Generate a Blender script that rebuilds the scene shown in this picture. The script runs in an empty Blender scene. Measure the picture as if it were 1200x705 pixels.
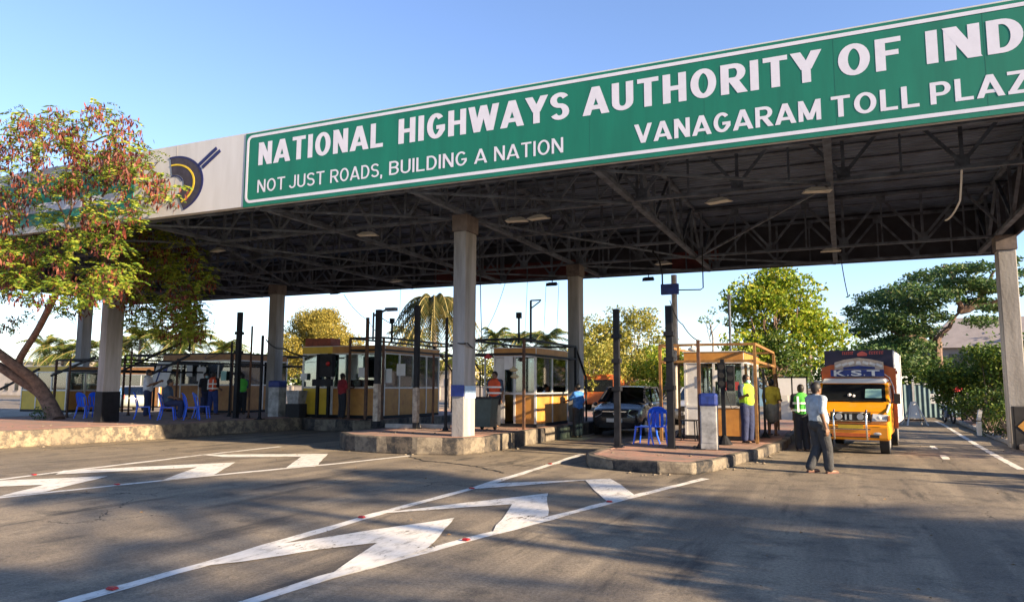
import bpy, bmesh, math, random
import numpy as np
from mathutils import Vector, Matrix
R = math.radians
rnd = random.Random(7)
S = bpy.context.scene
COL = S.collection

# ------------------------------------------------------------------ camera, sky, sun, exposure
CAM = Vector((0, 0, 1.6)); HEAD = R(24.059); PITCH = R(6.542); ROLL = R(0.213); FPX = 868.1
cd = bpy.data.cameras.new('camera'); cam = bpy.data.objects.new('camera', cd); COL.objects.link(cam)
cd.sensor_width = 36; cd.lens = FPX / 1200 * 36; cd.clip_start = 0.1; cd.clip_end = 3000
cam.location = CAM
CM = Matrix.Rotation(HEAD, 3, 'Z') @ Matrix.Rotation(R(90) + PITCH, 3, 'X') @ Matrix.Rotation(ROLL, 3, 'Z')
cam.rotation_euler = CM.to_euler()
S.camera = cam
SUN_EL = R(18.5); SUN_AZ = R(-10)          # towards the sun: mostly +x, a little towards the viewer
sd = Vector((math.cos(SUN_EL) * math.cos(SUN_AZ), math.cos(SUN_EL) * math.sin(SUN_AZ), math.sin(SUN_EL)))
w = bpy.data.worlds.new('World'); S.world = w; w.use_nodes = True
nt = w.node_tree; bg = nt.nodes['Background']
sky = nt.nodes.new('ShaderNodeTexSky'); sky.sky_type = 'NISHITA'; sky.sun_disc = False
sky.sun_elevation = SUN_EL; sky.sun_rotation = math.atan2(sd.x, sd.y)
sky.air_density = 1.0; sky.dust_density = 0.2; sky.ozone_density = 2.6; sky.altitude = 0
tint = nt.nodes.new('ShaderNodeMix'); tint.data_type = 'RGBA'; tint.blend_type = 'MULTIPLY'; tint.inputs[0].default_value = 1
tint.inputs[7].default_value = (0.93, 0.89, 1.0, 1); nt.links.new(sky.outputs[0], tint.inputs[6])
nt.links.new(tint.outputs[2], bg.inputs[0]); bg.inputs[1].default_value = 0.092
ld = bpy.data.lights.new('sun', 'SUN'); ld.energy = 5.0; ld.angle = R(0.53); ld.color = (1, 0.78, 0.52)
sun = bpy.data.objects.new('sun', ld); COL.objects.link(sun)
sun.rotation_euler = sd.to_track_quat('Z', 'Y').to_euler()
S.view_settings.view_transform = 'Standard'; S.view_settings.look = 'None'
S.view_settings.gamma = 1; S.view_settings.exposure = 1.8
S.render.engine = 'CYCLES'; S.cycles.max_bounces = 6; S.cycles.transparent_max_bounces = 16

# ------------------------------------------------------------------ survey helpers (photograph -> metres)
def ray(px, py):
    return CM @ Vector((px - 600, 352.5 - py, -FPX))
def G(px, py, z=0.0):
    r = ray(px, py); t = (z - 1.6) / r.z
    return (r.x * t, r.y * t, z)
def at(px, py, y):
    r = ray(px, py); t = y / r.y
    return (r.x * t, y, 1.6 + r.z * t)
def X(px, y): return at(px, 430, y)[0]
def face(deg): return HEAD - R(deg)       # 0 looks away from the viewer, 90 to the right, 180 at the viewer

# ------------------------------------------------------------------ materials
MATS = {}
def mat(name, col, rough=0.6, var=0.12, scale=6.0, metal=0.0, bump=0.0, col2=None, spec=0.5, bscale=None):
    if name in MATS: return MATS[name]
    m = bpy.data.materials.new(name); m.use_nodes = True; t = m.node_tree; b = t.nodes['Principled BSDF']
    b.inputs['Roughness'].default_value = rough; b.inputs['Metallic'].default_value = metal
    b.inputs['Specular IOR Level'].default_value = spec
    geo = t.nodes.new('ShaderNodeNewGeometry')
    n = t.nodes.new('ShaderNodeTexNoise'); n.inputs['Scale'].default_value = scale; n.inputs['Detail'].default_value = 6
    n.inputs['Roughness'].default_value = 0.65
    t.links.new(geo.outputs['Position'], n.inputs['Vector'])
    rp = t.nodes.new('ShaderNodeValToRGB'); rp.color_ramp.elements[0].position = 0.32; rp.color_ramp.elements[1].position = 0.7
    c2 = col2 if col2 else tuple(c * (1 - var * 1.6) for c in col)
    rp.color_ramp.elements[0].color = (*c2, 1); rp.color_ramp.elements[1].color = (*[min(1, c * (1 + var * .5)) for c in col], 1)
    t.links.new(n.outputs['Fac'], rp.inputs[0]); t.links.new(rp.outputs[0], b.inputs['Base Color'])
    if bump:
        n2 = t.nodes.new('ShaderNodeTexNoise'); n2.inputs['Scale'].default_value = bscale or scale * 6; n2.inputs['Detail'].default_value = 4
        t.links.new(geo.outputs['Position'], n2.inputs['Vector'])
        bp = t.nodes.new('ShaderNodeBump'); bp.inputs['Strength'].default_value = bump; bp.inputs['Distance'].default_value = 0.02
        t.links.new(n2.outputs['Fac'], bp.inputs['Height']); t.links.new(bp.outputs[0], b.inputs['Normal'])
    MATS[name] = m
    return m
def leafmat(name, cols, trans=0.35, rough=0.55):
    """every leaf takes its own tone from the ramp"""
    if name in MATS: return MATS[name]
    m = bpy.data.materials.new(name); m.use_nodes = True; t = m.node_tree; b = t.nodes['Principled BSDF']
    out = t.nodes['Material Output']
    b.inputs['Roughness'].default_value = rough; b.inputs['Specular IOR Level'].default_value = 0.3
    geo = t.nodes.new('ShaderNodeNewGeometry'); rp = t.nodes.new('ShaderNodeValToRGB')
    e = rp.color_ramp.elements
    while len(e) < len(cols): e.new(0.5)
    for i, c in enumerate(cols): e[i].position = i / max(1, len(cols) - 1); e[i].color = (*c, 1)
    t.links.new(geo.outputs['Random Per Island'], rp.inputs[0])
    tr = t.nodes.new('ShaderNodeBsdfTranslucent'); mx = t.nodes.new('ShaderNodeMixShader'); mx.inputs[0].default_value = trans
    t.links.new(rp.outputs[0], b.inputs['Base Color']); t.links.new(rp.outputs[0], tr.inputs['Color'])
    t.links.new(b.outputs[0], mx.inputs[1]); t.links.new(tr.outputs[0], mx.inputs[2]); t.links.new(mx.outputs[0], out.inputs['Surface'])
    MATS[name] = m
    return m
def glassmat(name, tint=(0.75, 0.85, 0.85), refl=0.12):
    if name in MATS: return MATS[name]
    m = bpy.data.materials.new(name); m.use_nodes = True; t = m.node_tree; out = t.nodes['Material Output']
    t.nodes.remove(t.nodes['Principled BSDF'])
    a = t.nodes.new('ShaderNodeBsdfTransparent'); a.inputs[0].default_value = (*tint, 1)
    g = t.nodes.new('ShaderNodeBsdfGlossy'); g.inputs['Roughness'].default_value = 0.04; g.inputs[0].default_value = (.9, .95, 1, 1)
    fr = t.nodes.new('ShaderNodeFresnel'); fr.inputs[0].default_value = 1.5
    ma = t.nodes.new('ShaderNodeMath'); ma.operation = 'ADD'; ma.inputs[1].default_value = refl
    mx = t.nodes.new('ShaderNodeMixShader')
    t.links.new(fr.outputs[0], ma.inputs[0]); t.links.new(ma.outputs[0], mx.inputs[0])
    t.links.new(a.outputs[0], mx.inputs[1]); t.links.new(g.outputs[0], mx.inputs[2]); t.links.new(mx.outputs[0], out.inputs['Surface'])
    MATS[name] = m
    return m

# asphalt: worn grey-brown with lighter wheel tracks, patches, grit and cracks
def asphalt_mat():
    m = bpy.data.materials.new('asphalt'); m.use_nodes = True; t = m.node_tree; b = t.nodes['Principled BSDF']; L = t.links.new
    b.inputs['Roughness'].default_value = 0.82; b.inputs['Specular IOR Level'].default_value = 0.35
    geo = t.nodes.new('ShaderNodeNewGeometry')
    def noise(sc, det=5, vec=None, ro=.6):
        n = t.nodes.new('ShaderNodeTexNoise'); n.inputs['Scale'].default_value = sc; n.inputs['Detail'].default_value = det
        n.inputs['Roughness'].default_value = ro; L(vec or geo.outputs['Position'], n.inputs['Vector']); return n
    def mixc(f, a, c, kind='MIX'):
        x = t.nodes.new('ShaderNodeMix'); x.data_type = 'RGBA'; x.blend_type = kind
        if isinstance(f, float): x.inputs[0].default_value = f
        else: L(f, x.inputs[0])
        for s, v in ((6, a), (7, c)):
            if isinstance(v, tuple): x.inputs[s].default_value = (*v, 1)
            else: L(v, x.inputs[s])
        return x.outputs[2]
    def ramp(src, p0, p1):
        r = t.nodes.new('ShaderNodeMapRange'); r.inputs['From Min'].default_value = p0; r.inputs['From Max'].default_value = p1
        L(src, r.inputs[0]); return r.outputs[0]
    big = noise(0.25, 6); mid = noise(1.6, 8, ro=.7); grit = noise(30, 5, ro=.85); fine = noise(95, 2)
    mp = t.nodes.new('ShaderNodeMapping'); mp.inputs['Scale'].default_value = (1.0, 0.06, 1); L(geo.outputs['Position'], mp.inputs[0])
    streak = noise(1.6, 6, mp.outputs[0])
    c = mixc(ramp(big.outputs[0], .36, .62), (0.115, 0.090, 0.064), (0.29, 0.228, 0.155))
    c = mixc(ramp(streak.outputs[0], .45, .62), c, (0.35, 0.28, 0.19))
    c = mixc(ramp(mid.outputs[0], .5, .68), c, (0.07, 0.057, 0.043))
    c = mixc(ramp(grit.outputs[0], .35, .68), mixc(0.65, c, (0.03, 0.027, 0.025)), mixc(0.2, c, (0.36, 0.33, 0.28)))
    sp = ramp(fine.outputs[0], .60, .68)
    c = mixc(sp, c, mixc(.4, c, (0.45, 0.42, 0.36)))
    mo = t.nodes.new('ShaderNodeMapping'); mo.inputs['Scale'].default_value = (1.5, .22, 1); L(geo.outputs['Position'], mo.inputs[0])
    oil = noise(1.1, 7, mo.outputs[0], .7)
    c = mixc(ramp(oil.outputs[0], .56, .66), c, mixc(.72, c, (0.03, 0.028, 0.027)))
    # oil and tyre-dark line down the middle of each lane near the booths
    vor = t.nodes.new('ShaderNodeTexVoronoi'); vor.feature = 'DISTANCE_TO_EDGE'; vor.inputs['Scale'].default_value = 0.33
    wv = noise(1.3, 5); addv = t.nodes.new('ShaderNodeVectorMath'); addv.operation = 'MULTIPLY_ADD'
    L(wv.outputs['Color'], addv.inputs[0]); addv.inputs[1].default_value = (1.6, 1.6, 0); L(geo.outputs['Position'], addv.inputs[2]); L(addv.outputs[0], vor.inputs['Vector'])
    cr = t.nodes.new('ShaderNodeMath'); cr.operation = 'LESS_THAN'; cr.inputs[1].default_value = 0.0045; L(vor.outputs['Distance'], cr.inputs[0])
    mk = t.nodes.new('ShaderNodeMath'); mk.operation = 'MULTIPLY'; L(cr.outputs[0], mk.inputs[0]); L(ramp(big.outputs[0], .55, .6), mk.inputs[1])
    c = mixc(mk.outputs[0], c, (0.02, 0.018, 0.016))
    L(c, b.inputs['Base Color'])
    bp = t.nodes.new('ShaderNodeBump'); bp.inputs['Strength'].default_value = 0.9; bp.inputs['Distance'].default_value = 0.006
    L(grit.outputs[0], bp.inputs['Height']); bp2 = t.nodes.new('ShaderNodeBump'); bp2.inputs['Strength'].default_value = 0.35; bp2.inputs['Distance'].default_value = 0.04
    L(mid.outputs[0], bp2.inputs['Height']); L(bp.outputs[0], bp2.inputs['Normal']); L(bp2.outputs[0], b.inputs['Normal'])
    return m
def paint_mat():
    m = bpy.data.materials.new('worn road paint'); m.use_nodes = True; t = m.node_tree; b = t.nodes['Principled BSDF']; L = t.links.new
    b.inputs['Roughness'].default_value = 0.75
    geo = t.nodes.new('ShaderNodeNewGeometry'); n = t.nodes.new('ShaderNodeTexNoise'); n.inputs['Scale'].default_value = 9; n.inputs['Detail'].default_value = 10; n.inputs['Roughness'].default_value = .78
    mp = t.nodes.new('ShaderNodeMapping'); mp.inputs['Scale'].default_value = (1, .35, 1); L(geo.outputs['Position'], mp.inputs[0]); L(mp.outputs[0], n.inputs['Vector'])
    r = t.nodes.new('ShaderNodeValToRGB'); e = r.color_ramp.elements
    e[0].position = .33; e[0].color = (.2, .18, .15, 1); e[1].position = .47; e[1].color = (.62, .59, .53, 1)
    x = e.new(.7); x.color = (.74, .72, .67, 1)
    L(n.outputs[0], r.inputs[0]); L(r.outputs[0], b.inputs['Base Color'])
    # flaked edges: bare spots let the road through
    n3 = t.nodes.new('ShaderNodeTexNoise'); n3.inputs['Scale'].default_value = 26; n3.inputs['Detail'].default_value = 6; L(mp.outputs[0], n3.inputs['Vector'])
    lt = t.nodes.new('ShaderNodeMath'); lt.operation = 'GREATER_THAN'; lt.inputs[1].default_value = .30; n4 = t.nodes.new('ShaderNodeTexNoise'); n4.inputs['Scale'].default_value = 1.7; n4.inputs['Detail'].default_value = 3; L(geo.outputs['Position'], n4.inputs['Vector'])
    ws_ = t.nodes.new('ShaderNodeMath'); ws_.operation = 'MULTIPLY_ADD'; L(n4.outputs[0], ws_.inputs[0]); ws_.inputs[1].default_value = -.55; ws_.inputs[2].default_value = .275
    w2_ = t.nodes.new('ShaderNodeMath'); w2_.operation = 'ADD'; L(ws_.outputs[0], w2_.inputs[0]); L(n3.outputs[0], w2_.inputs[1]); L(w2_.outputs[0], lt.inputs[0]); L(lt.outputs[0], b.inputs['Alpha'])
    return m
def kerb_mat(name, pal, dark, length, wear=.5):
    m = bpy.data.materials.new(name); m.use_nodes = True; t = m.node_tree; b = t.nodes['Principled BSDF']; L = t.links.new
    b.inputs['Roughness'].default_value = .85
    geo = t.nodes.new('ShaderNodeNewGeometry'); sx = t.nodes.new('ShaderNodeSeparateXYZ'); L(geo.outputs['Position'], sx.inputs[0])
    nn = t.nodes.new('ShaderNodeTexNoise'); nn.inputs['Scale'].default_value = 3.5; nn.inputs['Detail'].default_value = 8; nn.inputs['Roughness'].default_value = .75; L(geo.outputs['Position'], nn.inputs['Vector'])
    a = t.nodes.new('ShaderNodeMath'); a.operation = 'ADD'; L(sx.outputs[0], a.inputs[0]); L(sx.outputs[1], a.inputs[1])
    a2 = t.nodes.new('ShaderNodeMath'); a2.operation = 'MULTIPLY_ADD'; L(nn.outputs[0], a2.inputs[0]); a2.inputs[1].default_value = .25; L(a.outputs[0], a2.inputs[2])
    pp = t.nodes.new('ShaderNodeMath'); pp.operation = 'PINGPONG'; pp.inputs[1].default_value = length; L(a2.outputs[0], pp.inputs[0])
    gt = t.nodes.new('ShaderNodeMath'); gt.operation = 'GREATER_THAN'; gt.inputs[1].default_value = length * .55; L(pp.outputs[0], gt.inputs[0])
    mx = t.nodes.new('ShaderNodeMix'); mx.data_type = 'RGBA'; L(gt.outputs[0], mx.inputs[0]); mx.inputs[6].default_value = (*pal, 1); mx.inputs[7].default_value = (*dark, 1)
    r = t.nodes.new('ShaderNodeValToRGB'); r.color_ramp.elements[0].position = wear - .08; r.color_ramp.elements[1].position = wear + .06; L(nn.outputs[0], r.inputs[0])
    m2 = t.nodes.new('ShaderNodeMix'); m2.data_type = 'RGBA'; L(r.outputs[0], m2.inputs[0]); L(mx.outputs[2], m2.inputs[6]); m2.inputs[7].default_value = (.085, .07, .055, 1)
    L(m2.outputs[2], b.inputs['Base Color'])
    bp = t.nodes.new('ShaderNodeBump'); bp.inputs['Strength'].default_value = .8; bp.inputs['Distance'].default_value = .04; L(nn.outputs[0], bp.inputs['Height']); L(bp.outputs[0], b.inputs['Normal'])
    return m
def corrugated_mat(name, col, axis=0, pitch=.2):
    m = bpy.data.materials.new(name); m.use_nodes = True; t = m.node_tree; b = t.nodes['Principled BSDF']; L = t.links.new
    b.inputs['Roughness'].default_value = .6; b.inputs['Metallic'].default_value = .2
    geo = t.nodes.new('ShaderNodeNewGeometry'); wv = t.nodes.new('ShaderNodeTexWave'); wv.inputs['Scale'].default_value = .314 / pitch
    wv.bands_direction = 'XYZ'[axis]; wv.inputs['Distortion'].default_value = 0; L(geo.outputs['Position'], wv.inputs[0])
    n = t.nodes.new('ShaderNodeTexNoise'); n.inputs['Scale'].default_value = 1.2; n.inputs['Detail'].default_value = 7; L(geo.outputs['Position'], n.inputs[0])
    r = t.nodes.new('ShaderNodeValToRGB'); r.color_ramp.elements[0].color = (*[c * .55 for c in col], 1); r.color_ramp.elements[1].color = (*col, 1)
    r.color_ramp.elements[0].position = .35; r.color_ramp.elements[1].position = .65
    L(n.outputs[0], r.inputs[0]); L(r.outputs[0], b.inputs['Base Color'])
    bp = t.nodes.new('ShaderNodeBump'); bp.inputs['Strength'].default_value = 1; bp.inputs['Distance'].default_value = .05; L(wv.outputs[0], bp.inputs['Height']); L(bp.outputs[0], b.inputs['Normal'])
    return m

M_ASPH = asphalt_mat(); M_PAINT = paint_mat()
M_KERB = kerb_mat('kerb black and white', (.185, .155, .115), (.014, .014, .016), .8, .52)
M_KERBY = kerb_mat('kerb weathered cream', (.27, .215, .14), (.20, .16, .11), 1.7, .50)
M_PAVE = mat('pavement red worn', (.34, .165, .12), .9, .3, 1.6, bump=.7, col2=(.17, .14, .115))
M_CONC = mat('concrete', (.40, .37, .33), .85, .2, 2.2, bump=.35, col2=(.22, .20, .18))
M_COLM = mat('painted column', (.34, .33, .32), .85, .16, 2.2, bump=.35, col2=(.17, .16, .15))
M_STEEL = mat('dusty steel', (.135, .165, .215), .75, .3, 2.5, col2=(.05, .055, .07), spec=.2)
M_DARK = mat('black painted steel', (.011, .012, .016), .6, .4, 5, spec=.25)
M_RUST = mat('rusty brown steel', (.12, .05, .022), .75, .4, 7, col2=(.03, .018, .013))
M_YPIPE = mat('yellow brown pipe', (.27, .14, .035), .6, .4, 7, col2=(.12, .055, .02))
M_GREEN = mat('sign green', (.001, .142, .085), .5, .22, .8, col2=(.001, .095, .06))
M_WHITE = mat('sign white lettering', (.60, .59, .66), .5, .05, 5)
M_GREYP = mat('fascia grey panel', (.54, .535, .545), .6, .10, 1.0, col2=(.40, .385, .37))
M_NAVY = mat('navy paint', (.012, .016, .10), .5, .2)
M_MAROON = mat('maroon cladding', (.11, .022, .024), .7, .3, 2)
M_BACK = mat('dark cladding', (.035, .038, .055), .7, .3, 1.5)
M_ROOF = corrugated_mat('roof sheet underside', (.11, .155, .24), 1, .25)
M_ORANGE = mat('booth orange laminate', (.48, .23, .045), .5, .15, 3, col2=(.33, .14, .03))
M_BROWN = mat('booth brown orange laminate', (.42, .20, .05), .55, .2, 3, col2=(.30, .12, .03))
M_YELLOW = mat('booth yellow laminate', (.72, .47, .03), .5, .12, 3)
M_ALU = mat('aluminium frame', (.62, .60, .57), .4, .12, 5, metal=.2)
M_GLASS = glassmat('booth glass')
M_CARGL = glassmat('car glass', (.10, .12, .14), .06)
M_CURT = mat('curtain', (.45, .42, .36), .9, .25, 9)
M_PAPER = mat('paper', (.72, .72, .70), .8, .04)
M_TEAL = mat('pale teal paper', (.35, .62, .55), .8, .05)
M_BLUEPL = mat('blue plastic', (.015, .12, .80), .35, .06, 8)
M_DKBLUE = mat('dark blue plastic', (.012, .035, .22), .5, .3, 8)
M_BLACK = mat('black rubber', (.018, .018, .02), .8, .3)
M_CHROME = mat('chrome', (.75, .75, .76), .18, .05, metal=1)
M_STAIN = mat('grey steel cabinet', (.42, .42, .41), .5, .3, 3, metal=.3, col2=(.14, .14, .14))
M_TRUCK = mat('truck orange paint', (.80, .30, .012), .32, .06, 2)
M_TRUCKR = mat('truck red orange board', (.60, .13, .02), .5, .15, 4)
M_TRUCKN = mat('truck navy board', (.016, .014, .05), .5, .2)
M_CARDK = mat('dark car paint', (.028, .028, .034), .22, .1, 2)
M_CARSV = mat('silver car paint', (.46, .47, .48), .28, .05, 2, metal=.4)
M_CARWH = mat('white car paint', (.68, .68, .66), .3, .05, 2)
M_CARGR = mat('grey green car paint', (.33, .36, .33), .3, .05, 2, metal=.3)
M_RED = mat('red lens', (.32, .012, .012), .35, .1)
M_LENS = mat('clear lens', (.42, .44, .47), .08, .05)
M_BARK = mat('bark', (.20, .13, .095), .9, .35, 7, bump=1.0, col2=(.07, .045, .035), bscale=22)
M_BARKG = mat('grey bark', (.24, .20, .16), .9, .35, 7, bump=.9, col2=(.09, .07, .055))
M_SOIL = mat('soil', (.20, .15, .10), .95, .4, 1.5, bump=.8, col2=(.08, .07, .04))
M_WALLP = mat('pale wall', (.50, .44, .38), .85, .2, 1, col2=(.36, .31, .26))

# ------------------------------------------------------------------ mesh helpers
class MB:
    def __init__(s): s.v = []; s.f = []
    def add(s, vs, fs):
        o = len(s.v); s.v += [tuple(v) for v in vs]; s.f += [tuple(i + o for i in f) for f in fs]; return s
    def box(s, a, b):
        x0, y0, z0 = a; x1, y1, z1 = b
        if x0 > x1: x0, x1 = x1, x0
        if y0 > y1: y0, y1 = y1, y0
        if z0 > z1: z0, z1 = z1, z0
        return s.add([(x0,y0,z0),(x1,y0,z0),(x1,y1,z0),(x0,y1,z0),(x0,y0,z1),(x1,y0,z1),(x1,y1,z1),(x0,y1,z1)],
              [(0,3,2,1),(4,5,6,7),(0,1,5,4),(1,2,6,5),(2,3,7,6),(3,0,4,7)])
    def bar(s, p, q, w, h=None, up=(0,0,1)):
        h = h or w; p = Vector(p); q = Vector(q); d = (q - p).normalized(); u = Vector(up)
        if abs(d.dot(u)) > .98: u = Vector((1, 0, 0))
        x = d.cross(u).normalized(); y = x.cross(d)
        vs = []
        for c in (p, q):
            for a, b in ((-1,-1),(1,-1),(1,1),(-1,1)): vs.append(c + x*a*w/2 + y*b*h/2)
        return s.add(vs, [(0,1,2,3),(7,6,5,4),(0,4,5,1),(1,5,6,2),(2,6,7,3),(3,7,4,0)])
    def tube(s, pts, rad, n=8, cap=True):
        pts = [Vector(p) for p in pts]; rad = rad if isinstance(rad, (list, tuple)) else [rad] * len(pts)
        o = len(s.v); ref = None
        for i, p in enumerate(pts):
            d = (pts[min(i+1, len(pts)-1)] - pts[max(i-1, 0)])
            d = d.normalized() if d.length > 1e-9 else Vector((0,0,1))
            if ref is None: ref = Vector((1,0,0)) if abs(d.x) < .9 else Vector((0,1,0))
            x = (ref - d * ref.dot(d)).normalized(); ref = x; y = d.cross(x)
            for k in range(n):
                a = 2 * math.pi * k / n; s.v.append(tuple(p + (x * math.cos(a) + y * math.sin(a)) * rad[i]))
        for i in range(len(pts) - 1):
            for k in range(n):
                s.f.append((o+i*n+k, o+i*n+(k+1)%n, o+(i+1)*n+(k+1)%n, o+(i+1)*n+k))
        if cap:
            s.f.append(tuple(o + k for k in range(n))[::-1]); s.f.append(tuple(o+(len(pts)-1)*n+k for k in range(n)))
        return s
    def prism(s, poly, z0, z1):
        n = len(poly)
        ar = sum(poly[i][0]*poly[(i+1)%n][1]-poly[(i+1)%n][0]*poly[i][1] for i in range(n))
        if ar < 0: poly = poly[::-1]
        return s.add([(x,y,z0) for x,y in poly]+[(x,y,z1) for x,y in poly],
              [tuple(range(n))[::-1], tuple(range(n,2*n))] + [(i,(i+1)%n,n+(i+1)%n,n+i) for i in range(n)])
    def plate(s, poly, y0, y1):               # outline in (x,z), thickness along y
        n = len(poly)
        return s.add([(x,y0,z) for x,z in poly]+[(x,y1,z) for x,z in poly],
              [tuple(range(n)), tuple(range(n,2*n))[::-1]] + [(i,n+i,n+(i+1)%n,(i+1)%n) for i in range(n)])
    def sphere(s, c, r, nu=12, nv=8, sq=(1,1,1)):
        o = len(s.v); c = Vector(c)
        s.v.append(tuple(c + Vector((0,0,r*sq[2]))))
        for j in range(1, nv):
            t = math.pi*j/nv
            for i in range(nu):
                a = 2*math.pi*i/nu; s.v.append((c.x+r*sq[0]*math.sin(t)*math.cos(a), c.y+r*sq[1]*math.sin(t)*math.sin(a), c.z+r*sq[2]*math.cos(t)))
        s.v.append(tuple(c - Vector((0,0,r*sq[2])))); e = len(s.v)-1
        for i in range(nu):
            s.f.append((o, o+1+i, o+1+(i+1)%nu)); s.f.append((e, o+1+(nv-2)*nu+(i+1)%nu, o+1+(nv-2)*nu+i))
            for j in range(nv-2):
                a = o+1+j*nu; s.f.append((a+i, a+nu+i, a+nu+(i+1)%nu, a+(i+1)%nu))
        return s
    def cyl(s, c, axis, r, h, n=20):
        c = Vector(c); a = Vector(axis).normalized(); return s.tube([c - a*h/2, c + a*h/2], r, n)
    def cone(s, p, q, r0, r1, n=12): return s.tube([p, q], [r0, r1], n)
    def build(s, name, m, parent=None, smooth=False, bevel=0, off=(0,0,0)):
        me = bpy.data.meshes.new(name); 
        vs = [(v[0]-off[0], v[1]-off[1], v[2]-off[2]) for v in s.v] if any(off) else s.v
        me.from_pydata(vs, [], s.f); me.materials.append(m); me.update()
        if smooth:
            for p in me.polygons: p.use_smooth = True
            try: me.set_sharp_from_angle(angle=R(40))
            except Exception: pass
        o = bpy.data.objects.new(name, me); COL.objects.link(o)
        if parent: o.parent = parent
        if bevel:
            b = o.modifiers.new('bevel', 'BEVEL'); b.width = bevel; b.segments = 2; b.limit_method = 'ANGLE'
        return o
def npmesh(name, verts, faces4, m, parent=None):
    me = bpy.data.meshes.new(name); nv = len(verts); nf = len(faces4); k = faces4.shape[1]
    me.vertices.add(nv); me.vertices.foreach_set('co', verts.astype(np.float32).ravel())
    me.loops.add(nf * k); me.loops.foreach_set('vertex_index', faces4.astype(np.int32).ravel())
    me.polygons.add(nf); me.polygons.foreach_set('loop_start', np.arange(0, nf * k, k, dtype=np.int32))
    try: me.polygons.foreach_set('loop_total', np.full(nf, k, dtype=np.int32))
    except Exception: pass
    me.update(calc_edges=True); me.validate(); me.materials.append(m)
    o = bpy.data.objects.new(name, me); COL.objects.link(o)
    if parent: o.parent = parent
    return o
def tag(o, label=None, cat=None, group=None, kind=None):
    if label: o['label'] = label
    if cat: o['category'] = cat
    if group: o['group'] = group
    if kind: o['kind'] = kind
    return o
def thing(name, label, cat, loc=(0,0,0), rz=0.0, group=None):
    o = bpy.data.objects.new(name, None); COL.objects.link(o); o.location = loc; o.rotation_euler = (0,0,rz)
    o.empty_display_size = .2
    return tag(o, label, cat, group)
def copy_tree(o, loc, rz, label):
    r = o.copy(); COL.objects.link(r); r.location = loc; r.rotation_euler = (0,0,rz); r['label'] = label
    for ch in list(o.children):
        c = ch.copy(); COL.objects.link(c); c.parent = r
        for g in list(ch.children):
            d = g.copy(); COL.objects.link(d); d.parent = c
    return r
def text_mesh(body, m, name, parent, x0, x1, z0, z1, y, bold=0.0, depth=.012, loc=(0,0,0)):
    """flat lettering standing in the plane y, filling the box x0..x1, z0..z1"""
    cu = bpy.data.curves.new(name, 'FONT'); cu.body = body; cu.extrude = depth; cu.offset = bold; cu.resolution_u = 4
    o = bpy.data.objects.new(name, cu); COL.objects.link(o)
    dg = bpy.context.evaluated_depsgraph_get(); dg.update()
    me = bpy.data.meshes.new_from_object(o.evaluated_get(dg)); bpy.data.objects.remove(o)
    co = np.array([v.co[:] for v in me.vertices]); mn = co.min(0); mx = co.max(0)
    co2 = np.empty_like(co)
    co2[:,0] = x0 + (co[:,0]-mn[0])/(mx[0]-mn[0])*(x1-x0) - loc[0]
    co2[:,2] = z0 + (co[:,1]-mn[1])/(mx[1]-mn[1])*(z1-z0) - loc[2]
    co2[:,1] = y - co[:,2] - loc[1]
    me.vertices.foreach_set('co', co2.ravel()); me.update(); me.materials.clear(); me.materials.append(m)
    ob = bpy.data.objects.new(name, me); COL.objects.link(ob)
    if parent: ob.parent = parent
    return ob

# ------------------------------------------------------------------ ground and road
def sheet(name, poly, z, m, kind='structure'):
    b = MB(); b.add([(x,y,z) for x,y in poly], [tuple(range(len(poly)))])
    o = b.build(name, m); tag(o, kind=kind)
    if o.data.polygons[0].normal.z < 0: o.data.flip_normals()
    return o
sheet('ground', [(-900,-200),(900,-200),(900,1200),(-900,1200)], -.012, M_SOIL)
sheet('road', [(-90,-40),(30,-40),(30,12),(4.15,14),(4.3,44),(4.3,75),(-90,75)], 0, M_ASPH)
# painted markings: survey of the photograph in metres
def ribbon(pts, wd, closed=False):
    b = MB(); n = len(pts)
    for i in range(n-1):
        p = Vector((*pts[i],0)); q = Vector((*pts[i+1],0)); d = (q-p).normalized(); k = Vector((-d.y,d.x,0))*wd/2
        b.add([p-k+Vector((0,0,.004)), q-k+Vector((0,0,.004)), q+k+Vector((0,0,.004)), p+k+Vector((0,0,.004))], [(0,1,2,3)])
    return b
def jit(pts, step=.35, amp=.018):
    out = []
    for i in range(len(pts)):
        p = Vector(pts[i]); q = Vector(pts[(i+1)%len(pts)]); n = max(1, int((q-p).length/step))
        for k in range(n):
            r = p.lerp(q, k/n); out.append((r.x+rnd.uniform(-amp,amp), r.y+rnd.uniform(-amp,amp)))
    return out
def paint(poly, z=.009):
    b = MB()
    pp = jit(poly); b.add([(x,y,z) for x,y in pp], [tuple(range(len(pp)))])
    o = b.build('road_marking', M_PAINT); tag(o, kind='structure')
    if o.data.polygons[0].normal.z < 0: o.data.flip_normals()
def line(pts, wd):
    L = []; Rr = []
    for i, p in enumerate(pts):
        a = Vector(pts[max(i-1,0)]); c = Vector(pts[min(i+1,len(pts)-1)]); d = (c-a).normalized(); k = Vector((-d.y,d.x))*wd/2
        L.append(tuple(Vector(p)+k)); Rr.append(tuple(Vector(p)-k))
    paint(L + Rr[::-1], .004)
line([(-5.3,1.5),(-5.31,4.4),(-5.33,5.6),(-5.38,7.2),(-5.42,8.0),(-5.4,10.5),(-5.6,14.8),(-5.75,17)], .15)
line([(-4.35,1.5),(-4.1,4.61),(-4.04,5.25),(-3.72,6.87),(-3.51,7.81),(-3.06,10.12),(-2.5,12.6),(-2.3,13.5)], .15)
paint([(-5.3,5.0),(-5.36,5.9),(-5.01,6.74),(-4.39,8.17),(-3.80,6.5),(-3.97,5.1),(-4.44,6.57),(-4.75,6.05),(-5.04,5.4)])
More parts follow.
